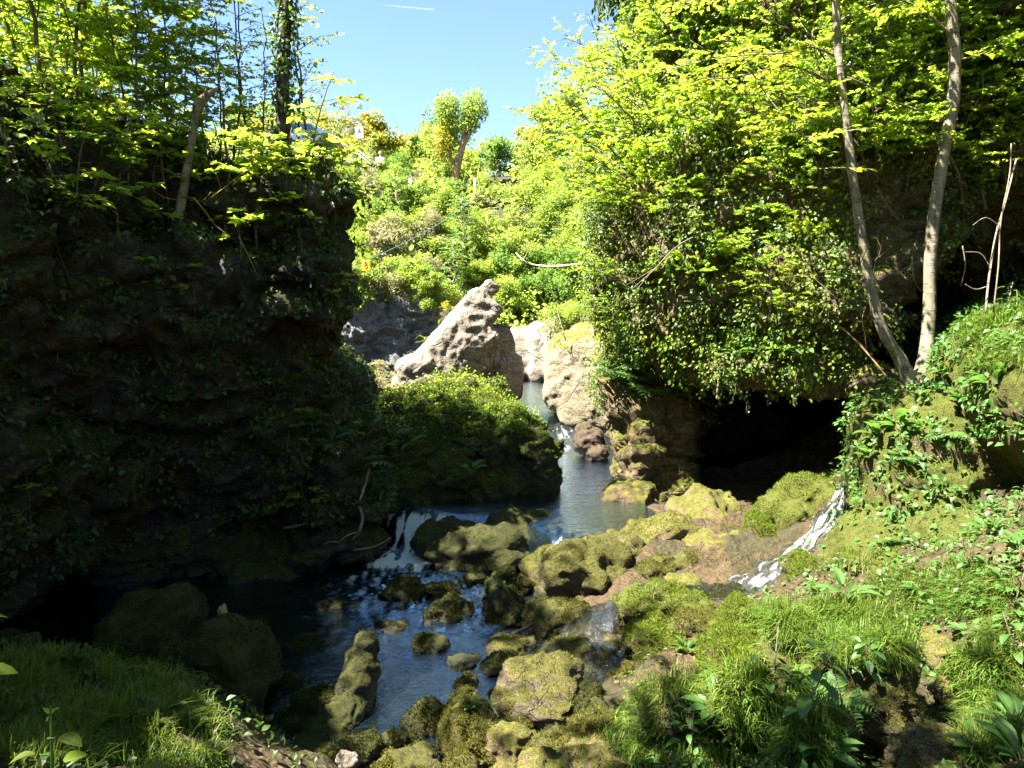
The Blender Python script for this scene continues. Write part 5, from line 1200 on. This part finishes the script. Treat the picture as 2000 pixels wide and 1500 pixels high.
# the leafy shoots close to the lens at lower left
def near(px, py, Y, k, s, lab, rz):
    p = W(px, py, Y); e = plant(k, 'leafy_shoot', p, lab, 'plant', None, rz, s, 'leaf_fresh'); return e
proto(('shoot', 0), gen_herb(760, 7, .13, .26, .35, .42, .5), 'leaf_herb', 'leaf_herb', HN); proto(('shoot', 1), gen_herb(762, 6, .17, .22, .3, .36, .7), 'leaf_herb', 'leaf_herb', HN); proto(('shoot', 2), gen_herb(764, 5, .16, .24, .4, .4, .4), 'leaf_herb', 'leaf_herb', HN)
for a in [(105, 1640, 1.75, ('shoot', 0), .85, 'pale green leafy shoot close by at the lower left', .4), (250, 1730, 1.5, ('shoot', 1), .85, 'shoot with long pointed leaves at the bottom left edge', 1.0), (-90, 1360, 1.9, ('shoot', 2), .7, 'leaf tip poking in at the left edge', .2)]: near(*a)
# ------------------------------------------------------------------ waterfall, muddy run
def ribbon(name, path, widths, n, m, lift, foamv, label, seed, amp=.03):
    P = np.array([W(*q) for q in path]); t = np.linspace(0, len(P)-1, n); C = np.array([interp(P, x/(len(P)-1)) for x in t]); wd = np.interp(t, np.arange(len(P)), widths)
    for _ in range(3): C[1:-1] = (C[:-2]+2*C[1:-1]+C[2:])/4
    tg = np.gradient(C, axis=0); sd = unit(np.column_stack([-tg[:, 1], tg[:, 0], np.zeros(n)])); u = np.linspace(-1, 1, m)
    G = C[:, None]+sd[:, None]*(u[None, :, None]*wd[:, None, None]*(1+.25*np.sin(t*5.1+seed))[:, None, None])
    zz = np.array([[max(drop(g[0], g[1], g[2]+.35)[2], g[2]-.12) for g in row] for row in G])
    k = np.ones(5)/5
    zs = zz.copy(); zs[2:-2] = sum(zz[i:n-4+i] for i in range(5))/5; zs[:, 1:-1] = (zs[:, :-2]+zs[:, 1:-1]*2+zs[:, 2:])/4; zs = np.maximum(zs, zz-.01)
    G[:, :, 2] = zs+lift-.05*np.abs(u)[None]**3
    arc = np.cumsum(np.r_[0, np.linalg.norm(np.diff(C, axis=0), axis=1)])
    q = np.column_stack([np.repeat(arc, m)*2.6, np.tile(u, n)*5.5+seed, np.zeros(n*m)])
    st = fbm(q, 4)
    V = G.reshape(-1, 3); V[:, 2] += amp*st
    fo = np.interp(np.repeat(t, m), np.arange(len(P)), foamv)*np.clip(.6+st*1.5, 0, 1.6)*np.clip(1.15-np.abs(np.tile(u, n))**2*(1.0+fbm(q*.7+9, 2)), 0, 1)
    o = add(name, mesh_np(name, V, gridq(m, n), M['thin_water'], attrs={'foam': fo})); return tag(o, label, None, None, 'structure')
ribbon('waterfall', [(1692, 900, 9.75), (1674, 945, 9.45), (1640, 990, 9.1), (1600, 1028, 8.8), (1555, 1065, 8.62), (1515, 1098, 8.45), (1488, 1128, 8.3), (1468, 1148, 8.15)], [.12, .15, .15, .18, .22, .27, .30, .36], 90, 22, .035, [.9, 1.0, 1.1, 1.25, 1.1, 1.15, 1.3, .7], 'small white waterfall sliding down the mossy bank', 1, .035)
ribbon('stream', [(1500, 1150, 8.1), (1430, 1165, 8.05), (1340, 1165, 8.2), (1265, 1160, 8.2), (1200, 1185, 8.0), (1150, 1225, 7.7), (1175, 1275, 7.1), (1190, 1320, 6.7), (1120, 1325, 6.8), (1040, 1320, 7.0)], [.4, .45, .35, .4, .35, .3, .25, .22, .22, .3], 200, 30, .015, [.5, .1, .05, .3, .5, .35, .15, .1, .2, .1], 'thin sheet of water running over brown stones to the pool', 2, .012)
rr = np.random.default_rng(51); P = np.array([interp(np.array([W(1695, 890, 9.8), W(1680, 935, 9.5), W(1655, 970, 9.2)]), f) for f in rr.random(150)])+rr.normal(0, 1, (150, 3))*[.10, .08, .12]
V0, T0 = ico(1); sz = rr.uniform(.003, .010, 150); V = (V0[None]*sz[:, None, None]+P[:, None]).reshape(-1, 3)
n = NT('spray'); M['spray'] = n.done(n.bsdf((.85, .88, .9), .2, .5))
tag(add('spray', mesh_np('spray', V, (T0[None]+(np.arange(150)*len(V0))[:, None, None]).reshape(-1, 3), M['spray'])), 'drops of spray glinting at the top of the waterfall', None, None, 'stuff')

# ------------------------------------------------------------------ dead wood, vines
def stick(name, paths, mat, label, cat):
    o0 = W(*paths[0][0][0]); e = None
    for i, (q, r0, r1) in enumerate(paths):
        w = MB(); tub(w, q, r0, r1, 6, 4)
        for Vv in w.V: Vv -= o0
        if len(paths) == 1: o = add(name, w.mesh(name, M[mat]), loc=o0); tag(o, label, cat); return o
        if e is None: e = empty(name, o0, label, cat)
        add('limb' if i == 0 else 'twig', w.mesh('limb', M[mat]), e)
    return e
stick('dead_branch', [([(1185, 510, 15.5), (1140, 515, 15.6), (1090, 520, 15.8), (1045, 518, 16), (1022, 508, 16), (1008, 494, 16.1)], .035, .016), ([(1022, 508, 16), (1030, 490, 15.9), (1028, 470, 15.9)], .01, .004)], 'bark_pale', 'long bleached branch hanging level over the channel', 'branch')
stick('dead_twigs', [([(1105, 665, 18.4), (1098, 640, 18.4), (1090, 612, 18.4), (1087, 602, 18.4)], .016, .004)]+[([(1105-3*k, 660-9*k, 18.4), (1090-5*k, 645-9*k, 18.3), (1078-4*k, 628-8*k, 18.3)], .008, .003) for k in range(4)], 'bark_pale', 'bleached twiggy dead branch above the pale rock face', 'branch')
stick('driftwood', [([(552, 1032, 10.2), (600, 1022, 10.1), (625, 1005, 10.1), (650, 990, 10.2)], .022, .014), ([(595, 1022, 10.1), (585, 1008, 10.1)], .01, .004)], 'bark_smooth', 'pale driftwood stick stranded on the dark ledge', 'driftwood')
stick('driftwood', [([(640, 1085, 9.9), (672, 1062, 9.9), (700, 1040, 9.95), (708, 1010, 10), (702, 985, 10.1), (712, 950, 10.3), (722, 915, 10.5)], .028, .018), ([(700, 1040, 9.95), (680, 1045, 9.8), (660, 1060, 9.8)], .014, .006), ([(672, 1062, 9.9), (650, 1058, 9.8), (632, 1062, 9.8)], .012, .005)], 'bark_smooth', 'bent pale root clinging to the lower lip of the dark cliff', 'root')
stick('driftwood', [([(690, 1075, 9.8), (730, 1068, 9.75), (765, 1050, 9.9)], .012, .006)], 'bark_smooth', 'short straight root beside the bent pale root', 'root')
stick('dead_branch', [([(1735, 740, 8.2), (1690, 685, 8.3), (1650, 645, 8.5), (1640, 640, 8.6)], .012, .007), ([(1690, 600, 8.6), (1684, 625, 8.5), (1690, 660, 8.5), (1692, 700, 8.4)], .006, .004)], 'bark_warm', 'thin reddish branch slanting across the cave mouth to the forked tree', 'branch')
stick('bare_sapling', [([(1925, 610, 7.6), (1932, 540, 7.7), (1945, 460, 7.8), (1965, 390, 7.9), (1985, 310, 8.0)], .012, .009), ([(1950, 440, 7.8), (1925, 425, 7.7), (1900, 440, 7.6)], .007, .003), ([(1932, 520, 7.7), (1915, 495, 7.7), (1885, 492, 7.7)], .006, .003), ([(1926, 560, 7.6), (1905, 565, 7.6), (1885, 555, 7.6)], .006, .003)], 'bark_smooth', 'thin tan stem leaning right in front of the upper cave', 'bare sapling')
stick('bare_sapling', [([(1940, 610, 7.7), (1950, 520, 7.7), (1955, 430, 7.8), (1972, 340, 7.9), (1975, 280, 7.9)], .008, .006)], 'bark_smooth', 'second thinner stem close beside the leaning tan stem', 'bare sapling')
for i, (q, lab) in enumerate([([(1790, 470, 9.2), (1782, 500, 9.2), (1785, 545, 9.2), (1800, 570, 9.2)], 'thin root hanging from the rock nose by the right stem'), ([(1880, 480, 8.6), (1885, 520, 8.6), (1876, 560, 8.6)], 'fine root hanging in the dark of the upper cave'),
         ([(1405, 730, 10.2), (1402, 760, 10.2), (1400, 780, 10.2)], 'short thick root stub hanging over the cave'), ([(145, 450, 8.4), (135, 520, 8.4), (140, 560, 8.4), (137, 600, 8.4)], 'pale vine hanging down the dark cliff at left'), ([(110, 480, 8.3), (125, 520, 8.3), (136, 545, 8.3)], 'pale twig crossing the hanging vine at left'), ([(118, 560, 8.2), (115, 650, 8.2), (108, 770, 8.2)], 'long thin vine hanging down the black cliff at far left'),
         ([(465, 460, 9.2), (490, 510, 9.2), (503, 540, 9.2)], 'straight thin stick resting on the dark cliff')]):
    stick('hanging_root', [(q, .02 if i == 2 else .008, .012 if i == 2 else .004)], 'bark_smooth', lab, 'root')
stick('stick', [([(1000, 1238, 7.75), (1030, 1225, 7.8), (1060, 1205, 7.8)], .025, .014)], 'bark_dark', 'dark stick wedged between the squat boulder and the saddle shaped one', 'stick')
for i, (q, lab) in enumerate([([(1550, 440, 10.4), (1585, 400, 10.2), (1600, 300, 10.2), (1590, 200, 10.3)], 'thin grey stem rising behind the left stem of the forked tree'), ([(1610, 440, 10.2), (1580, 330, 10), (1545, 220, 9.8), (1500, 130, 9.8)], 'dark slanting stem crossing the sunlit slope'), ([(1440, 560, 11), (1400, 480, 10.8), (1360, 420, 10.8), (1340, 330, 10.8)], 'brown stem leaning left among the shrubs of the cliff'),
      ([(1330, 600, 12), (1290, 540, 11.8), (1250, 480, 11.8), (1220, 430, 11.8)], 'brown twiggy stem leaning out low on the cliff'), ([(1680, 290, 9.4), (1720, 380, 9.3), (1755, 430, 9.2)], 'thin drooping twig between the forked stems')]):
    stick('bare_sapling', [(q, .02, .01)], 'bark', lab, 'bare sapling')
rr = np.random.default_rng(64)
for i in range(16):                        # thin stems over the ivy
    px, py = rr.uniform(1230, 1760), rr.uniform(60, 640); a, nn = seen(px, py)
    if a is None or a[1] > 16: continue
    L = rr.uniform(.8, 1.9); d = unit(nn*.7+np.array([rr.uniform(-.6, .2), -.1, rr.uniform(.4, 1.1)])); s = np.linspace(0, 1, 8)[:, None]
    P = d*L*s+np.array([0, 0, -.25*L])*s**2+np.cumsum(rr.normal(0, .025, (8, 3)), 0)*s; w = MB(); w.tube(P, np.linspace(.013, .004, 8), 5)
    for j in range(3):
        q = interp(P, rr.uniform(.3, .9)); w.tube(q+np.linspace(0, 1, 4)[:, None]*(d+rr.normal(0, .5, 3))*L*.3, [.006, .005, .004, .002], 4, False)
    tag(add('bare_sapling', w.mesh('bare_sapling', M['bark']), loc=a), 'thin brown stem poking out of the ivy on the sunlit cliff', 'bare sapling', 'stems in the ivy')
for i, px in enumerate(np.linspace(1350, 1690, 13)):
    px = px+rr.uniform(-12, 12); py0 = 735+rr.uniform(-25, 15)
    a, nn = seen(px, py0)
    if a is None or a[1] > 12.5: continue
    L = rr.uniform(.15, .5); s = np.linspace(0, 1, 7)[:, None]; P = np.array([0, 0, -L])*s+np.cumsum(rr.normal(0, .012, (7, 3)), 0); w = MB(); w.tube(P, np.linspace(.008, .003, 7), 5)
    e = empty('hanging_vine', a+nn*.05, 'short leafy vine dangling over the rim of the big cave', 'vine', 'vines over the cave rim'); add('runner', w.mesh('runner', M['bark']), e)
    f = rr.random(26); Q0 = np.array([interp(P, x) for x in f])+rr.normal(0, .03, (26, 3)); lv, lq = place_leaves(FOLD, Q0, np.tile([0, 0, -1.], (26, 1))+rr.normal(0, .5, (26, 3)), rr.normal(0, .5, (26, 3))+nn, .045*rr.uniform(.5, 1.3, 26))
    add('foliage', mesh_np('foliage', lv, lq, M['leaf_ivy'], False), e)
# pale crumpled stone
V, T = boulder_mesh('x', .085, .07, .07, 91, 'limestone', 4); tag(add('pebble', mesh_np('pebble', V, T, M['limestone']), loc=W(678, 1488, 5.2)), 'little whitish stone at the bottom edge below the leaning mossy rock', 'stone')
V, T = boulder_mesh('x', .05, .05, .13, 92, 'redrock', 4); tag(add('stump', mesh_np('stump', V, T, M['bark_warm']), loc=W(436, 1205, 7.6)), 'small rotten stump upright on the dim rock in the left pool', 'stump')

# ------------------------------------------------------------------ gate marker on its wire
n = NT('sign_yellow'); M['yellow'] = n.done(n.bsdf((.80, .40, .01), .5, .4)); n = NT('sign_black'); M['black'] = n.done(n.bsdf((.09, .05, .02), .6, .3))
n = NT('wire'); M['wire'] = n.done(n.bsdf((.12, .2, .2), .5, .5)); n = NT('white_paint'); M['white'] = n.done(n.bsdf((.8, .8, .78), .5, .4)); n = NT('galvanised'); M['steel'] = n.done(n.bsdf((.12, .125, .135), .45, .5, None, Metallic=.4))
sp_ = W(715, 518, 22)
e = empty('gate_marker', sp_, 'square yellow number 8 board hanging from a wire by the cliff edge', 'sign', rotz=-.12)
w = MB(); w.box((0, 0, 0), (.125, .012, .148)); me = w.mesh('board', M['yellow'], False); add('board', me, e)
w = MB()
for cz, r_ in ((.05, .038), (-.038, .046)):
    a = np.linspace(0, 2*PI, 25); w.tube(np.column_stack([r_*np.cos(a)*.9, np.full(25, -.0165), cz+r_*np.sin(a)*1.05]), .009, 6, False)
add('numeral', w.mesh('numeral', M['black']), e)
A, Bp = W(655, 548, 20.4), W(950, 362, 42.5); s = np.linspace(0, 1, 30)[:, None]; top = sp_+np.array([.06, 0, .15])
f0 = .5; pts = np.vstack([A+(top-A)*np.linspace(0, 1, 8)[:, None], (top+(Bp-top)*s-np.array([0, 0, .35])*np.sin(s*PI))[1:]])
w = MB(); w.tube(pts-A, .011, 5); tag(add('wire', w.mesh('wire', M['wire']), loc=A), 'thin wire carrying the yellow number board up to the far slope', 'wire')
def post(px, py0, py1, Y, rad, label, cat='post'):
    a, b = W(px, py0, Y), W(px, py1, Y); w = MB(); w.tube(np.array([a, b])-a+[[0, 0, -.6], [0, 0, 0]], rad, 8); w.tube(np.array([b-a+[0, 0, .0], b-a+[0, 0, .08]]), rad*1.25, 8)
    tag(add('post', w.mesh('post', M['white']), loc=a), label, cat)
post(927, 378, 352, 42, .05, 'thin white post beside the grey rock rib where the wire ends'); post(655, 366, 345, 40, .05, 'short white post in the growth near the cliff edge on the far slope')
# road edge with guard rail, sitter, sign, car
ra = [W(645, 262, 47.5), W(690, 286, 47), W(728, 317, 46), W(760, 334, 45.2), W(790, 349, 44.6)]
e = empty('guard_rail', ra[0], 'grey guard rail along the road edge on the far skyline', 'guard rail')
w = MB()
for dz in (0, -.22): w.tube(np.array(ra)-ra[0]+[0, 0, dz], .05, 6)
add('rail', w.mesh('rail', M['steel']), e)
for q in ra:
    w = MB(); w.box((0, 0, -.55), (.06, .06, .75)); add('post', w.mesh('post', M['steel'], False), e, q-ra[0])
w = MB(); w.box((0, 0, -.25), (.2, .12, .42)); add('end_post', w.mesh('end_post', M['white'], False), e, ra[-1]-ra[0]+[.25, 0, 0])
pc = W(743, 322, 46.6)
e = empty('person', pc-[0, 0, .5], 'person in pale top and reddish trousers sitting at the guard rail', 'person')
n = NT('skin'); M['skin'] = n.done(n.bsdf((.55, .33, .24), .6, .3)); n = NT('shirt'); M['shirt'] = n.done(n.bsdf((.75, .72, .75), .8, .2)); n = NT('trousers'); M['trousers'] = n.done(n.bsdf((.35, .12, .13), .8, .2)); n = NT('hair'); M['hair'] = n.done(n.bsdf((.5, .42, .3), .6, .3))
body = [((0, 0, .72), (.17, .12, .28)), ((0, 0, 1.02), (.06, .06, .1)), ((0, -.02, 1.2), (.085, .1, .125)), ((0, 0, .48), (.17, .14, .12)), ((-.1, -.25, .5), (.08, .26, .085)), ((.1, -.25, .5), (.08, .26, .085)), ((-.1, -.47, .27), (.055, .06, .25)), ((.1, -.47, .27), (.055, .06, .25)), ((-.1, -.53, .04), (.05, .12, .045)), ((.1, -.53, .04), (.05, .12, .045)),
        ((-.22, -.06, .78), (.05, .07, .17)), ((.22, -.06, .78), (.05, .07, .17)), ((-.19, -.22, .62), (.04, .16, .045)), ((.19, -.22, .62), (.04, .16, .045)), ((-.14, -.37, .6), (.04, .06, .03)), ((.14, -.37, .6), (.04, .06, .03)), ((0, -.12, 1.19), (.02, .03, .03)), ((-.09, 0, 1.2), (.015, .025, .035)), ((.09, 0, 1.2), (.015, .025, .035))]
V, N, Q = fuse(body, .018, 3); add('body', mesh_np('body', V, Q, M['skin']), e)
V, N, Q = fuse([((0, 0, .72), (.185, .135, .285)), ((-.22, -.06, .8), (.065, .085, .16)), ((.22, -.06, .8), (.065, .085, .16))], .02, 3); add('top', mesh_np('top', V, Q, M['shirt']), e)
V, N, Q = fuse([((0, 0, .48), (.185, .155, .125)), ((-.1, -.25, .5), (.095, .27, .1)), ((.1, -.25, .5), (.095, .27, .1)), ((-.1, -.47, .29), (.07, .075, .23)), ((.1, -.47, .29), (.07, .075, .23))], .02, 3); add('trousers', mesh_np('trousers', V, Q, M['trousers']), e)
V, N, Q = fuse([((0, .025, 1.235), (.098, .1, .115))], .02, 2); add('hair', mesh_np('hair', V, Q, M['hair']), e)
e['label'] = 'person in pale top and reddish trousers sitting at the guard rail'
sb = W(706, 300, 47.4); e = empty('road_sign', sb, 'white road sign with a dark figure on a post at the skyline', 'sign')
w = MB(); w.tube(np.array([[0, 0, -.8], [0, 0, 1.95]]), .04, 8); add('post', w.mesh('post', M['steel']), e)
w = MB(); w.box((-.1, -.06, 1.3), (.24, .015, .36)); add('board', w.mesh('board', M['white'], False), e)
w = MB(); w.box((-.1, -.082, 1.42), (.035, .004, .13)); w.box((-.1, -.090, 1.36), (.12, .004, .03)); w.box((-.19, -.082, 1.22), (.05, .004, .03)); add('figure', w.mesh('figure', M['black'], False), e)
w = MB(); c_, s_ = math.cos(.75), math.sin(.75); w.box((0, 0, 1.98), (.3, .07, .045), [[c_, 0, s_], [0, 1, 0], [-s_, 0, c_]]); add('roof_piece', w.mesh('roof_piece', M['steel'], False), e)  # slanted roof piece on the pole top, gives no light
# parked car glimpsed through the leaves
cb = W(585, 283, 47.5); cb = np.array([cb[0], cb[1], max(drop(cb[0], cb[1])[2], cb[2]-.3)])
e = empty('parked_car', cb, 'silver blue car half hidden by leaves at the road edge', 'car', rotz=.1)
n = NT('car_paint'); M['paint'] = n.done(n.bsdf((.10, .15, .26), .4, .4)); n = NT('car_glass'); M['glass'] = n.done(n.bsdf((.02, .03, .05), .08, .6)); n = NT('tyre'); M['tyre'] = n.done(n.bsdf((.02, .02, .02), .8, .2))
prof = [(-2.05, .45), (-2.08, .75), (-1.95, .95), (-1.1, 1.02), (-.45, 1.45), (.85, 1.47), (1.6, 1.05), (2.0, .98), (2.08, .6), (2.02, .35), (-1.9, .32)]
Vc = np.array([[x, y, z] for y in (-.82, .82) for x, z in prof]); k = len(prof); bm = bmesh.new(); vs = [bm.verts.new(v) for v in Vc]
bm.faces.new(vs[:k][::-1]); bm.faces.new(vs[k:])
for i in range(k): bm.faces.new([vs[i], vs[(i+1) % k], vs[k+(i+1) % k], vs[k+i]])
bmesh.ops.recalc_face_normals(bm, faces=bm.faces); bmesh.ops.bevel(bm, geom=list(bm.edges), offset=.06, segments=2, affect='EDGES'); me = bpy.data.meshes.new('body'); bm.to_mesh(me); bm.free(); me.materials.append(M['paint']); add('body', me, e)
for nm, x0, x1, y in (('window', -.85, .15, -.825), ('window', .22, 1.1, -.825)):
    w = MB(); w.push([[x0-.12, y-.004, 1.05], [x1+.1, y-.004, 1.05], [min(x1, .85), y-.004, 1.4], [max(x0, -.42), y-.004, 1.4]], [[0, 1, 2, 3]]); add('window', w.mesh('window', M['glass'], False), e)
for x in (-1.3, 1.3):
    for y in (-.74, .74):
        w = MB(); w.tube(np.array([[x, y-.1, .32], [x, y+.1, .32]]), .32, 18); add('wheel', w.mesh('wheel', M['tyre']), e)
# contrail
a, b = W(742, 9, 6000), W(850, 19, 6000); w = MB(); s = np.linspace(0, 1, 40)[:, None]; w.tube((b-a)*s, np.interp(s[:, 0], [0, .5, .97, 1], [1.0, 3, 4, .5]), 6)
n = NT('ice_trail'); d = n.n('ShaderNodeBsdfTranslucent'); d.inputs[0].default_value = (.9, .9, .9, 1); d2 = n.n('ShaderNodeBsdfDiffuse'); d2.inputs[0].default_value = (.9, .9, .9, 1); mx = n.n('ShaderNodeMixShader'); n.l(d.outputs[0], mx.inputs[1]); n.l(d2.outputs[0], mx.inputs[2])
tp = n.n('ShaderNodeBsdfTransparent'); m2 = n.n('ShaderNodeMixShader'); m2.inputs[0].default_value = .10; n.l(tp.outputs[0], m2.inputs[1]); n.l(mx.outputs[0], m2.inputs[2])
tag(add('contrail', w.mesh('contrail', n.done(m2.outputs[0])), loc=a), 'short white contrail near the top of the blue sky', 'contrail')
# ------------------------------------------------------------------ the bright river mist
HAZE = 0
if HAZE:
    n = NT('haze'); v = n.n('ShaderNodeVolumePrincipled'); v.inputs['Density'].default_value = HAZE; v.inputs['Color'].default_value = (.95, .97, 1, 1); v.inputs['Anisotropy'].default_value = .2
    n.l(v.outputs[0], n.out.inputs['Volume'])
    w = MB(); w.box((0, 0, 11.0), (760, 760, 17.5)); tag(add('haze', w.mesh('haze', n.m, False)), 'thin bright haze filling the gorge', None, None, 'stuff')
# ------------------------------------------------------------------ light, sky, camera
EL = math.radians(59); AZ = math.radians(-113)       # the sun stands high on the left
sv = Vector((math.sin(AZ)*math.cos(EL), math.cos(AZ)*math.cos(EL), math.sin(EL)))
world = bpy.data.worlds.new('World'); scene.world = world; world.use_nodes = True
t = world.node_tree; bg = t.nodes['Background']
sky = t.nodes.new('ShaderNodeTexSky'); sky.sky_type = 'NISHITA'; sky.sun_disc = False
sky.sun_elevation = EL; sky.sun_rotation = AZ % (2*PI); sky.altitude = 300; sky.air_density = 1.0; sky.dust_density = .1; sky.ozone_density = 4.0
t.links.new(sky.outputs[0], bg.inputs[0]); bg.inputs[1].default_value = .042
sun = bpy.data.lights.new('sun', 'SUN'); sun.energy = 5.0; sun.angle = math.radians(.5); sun.color = (1, .95, .86)
so = bpy.data.objects.new('sun', sun); COL.objects.link(so); so.rotation_euler = sv.to_track_quat('Z', 'Y').to_euler()
cam = bpy.data.cameras.new('camera'); cam.sensor_width = 36; cam.lens = 36*F/2000; cam.clip_start = .05; cam.clip_end = 20000
co = bpy.data.objects.new('camera', cam); COL.objects.link(co); co.rotation_euler = (PI/2-PITCH, 0, 0); scene.camera = co
scene.view_settings.view_transform = 'Standard'; scene.view_settings.look = 'None'; scene.view_settings.exposure = 3.1; scene.view_settings.gamma = 1
scene.render.engine = 'CYCLES'
c = scene.cycles; c.use_denoising = True; c.max_bounces = 8; c.diffuse_bounces = 5; c.glossy_bounces = 3; c.transmission_bounces = 4; c.transparent_max_bounces = 8
c.caustics_reflective = False; c.caustics_refractive = False; c.sample_clamp_indirect = 6
c.use_adaptive_sampling = True; c.adaptive_threshold = .015
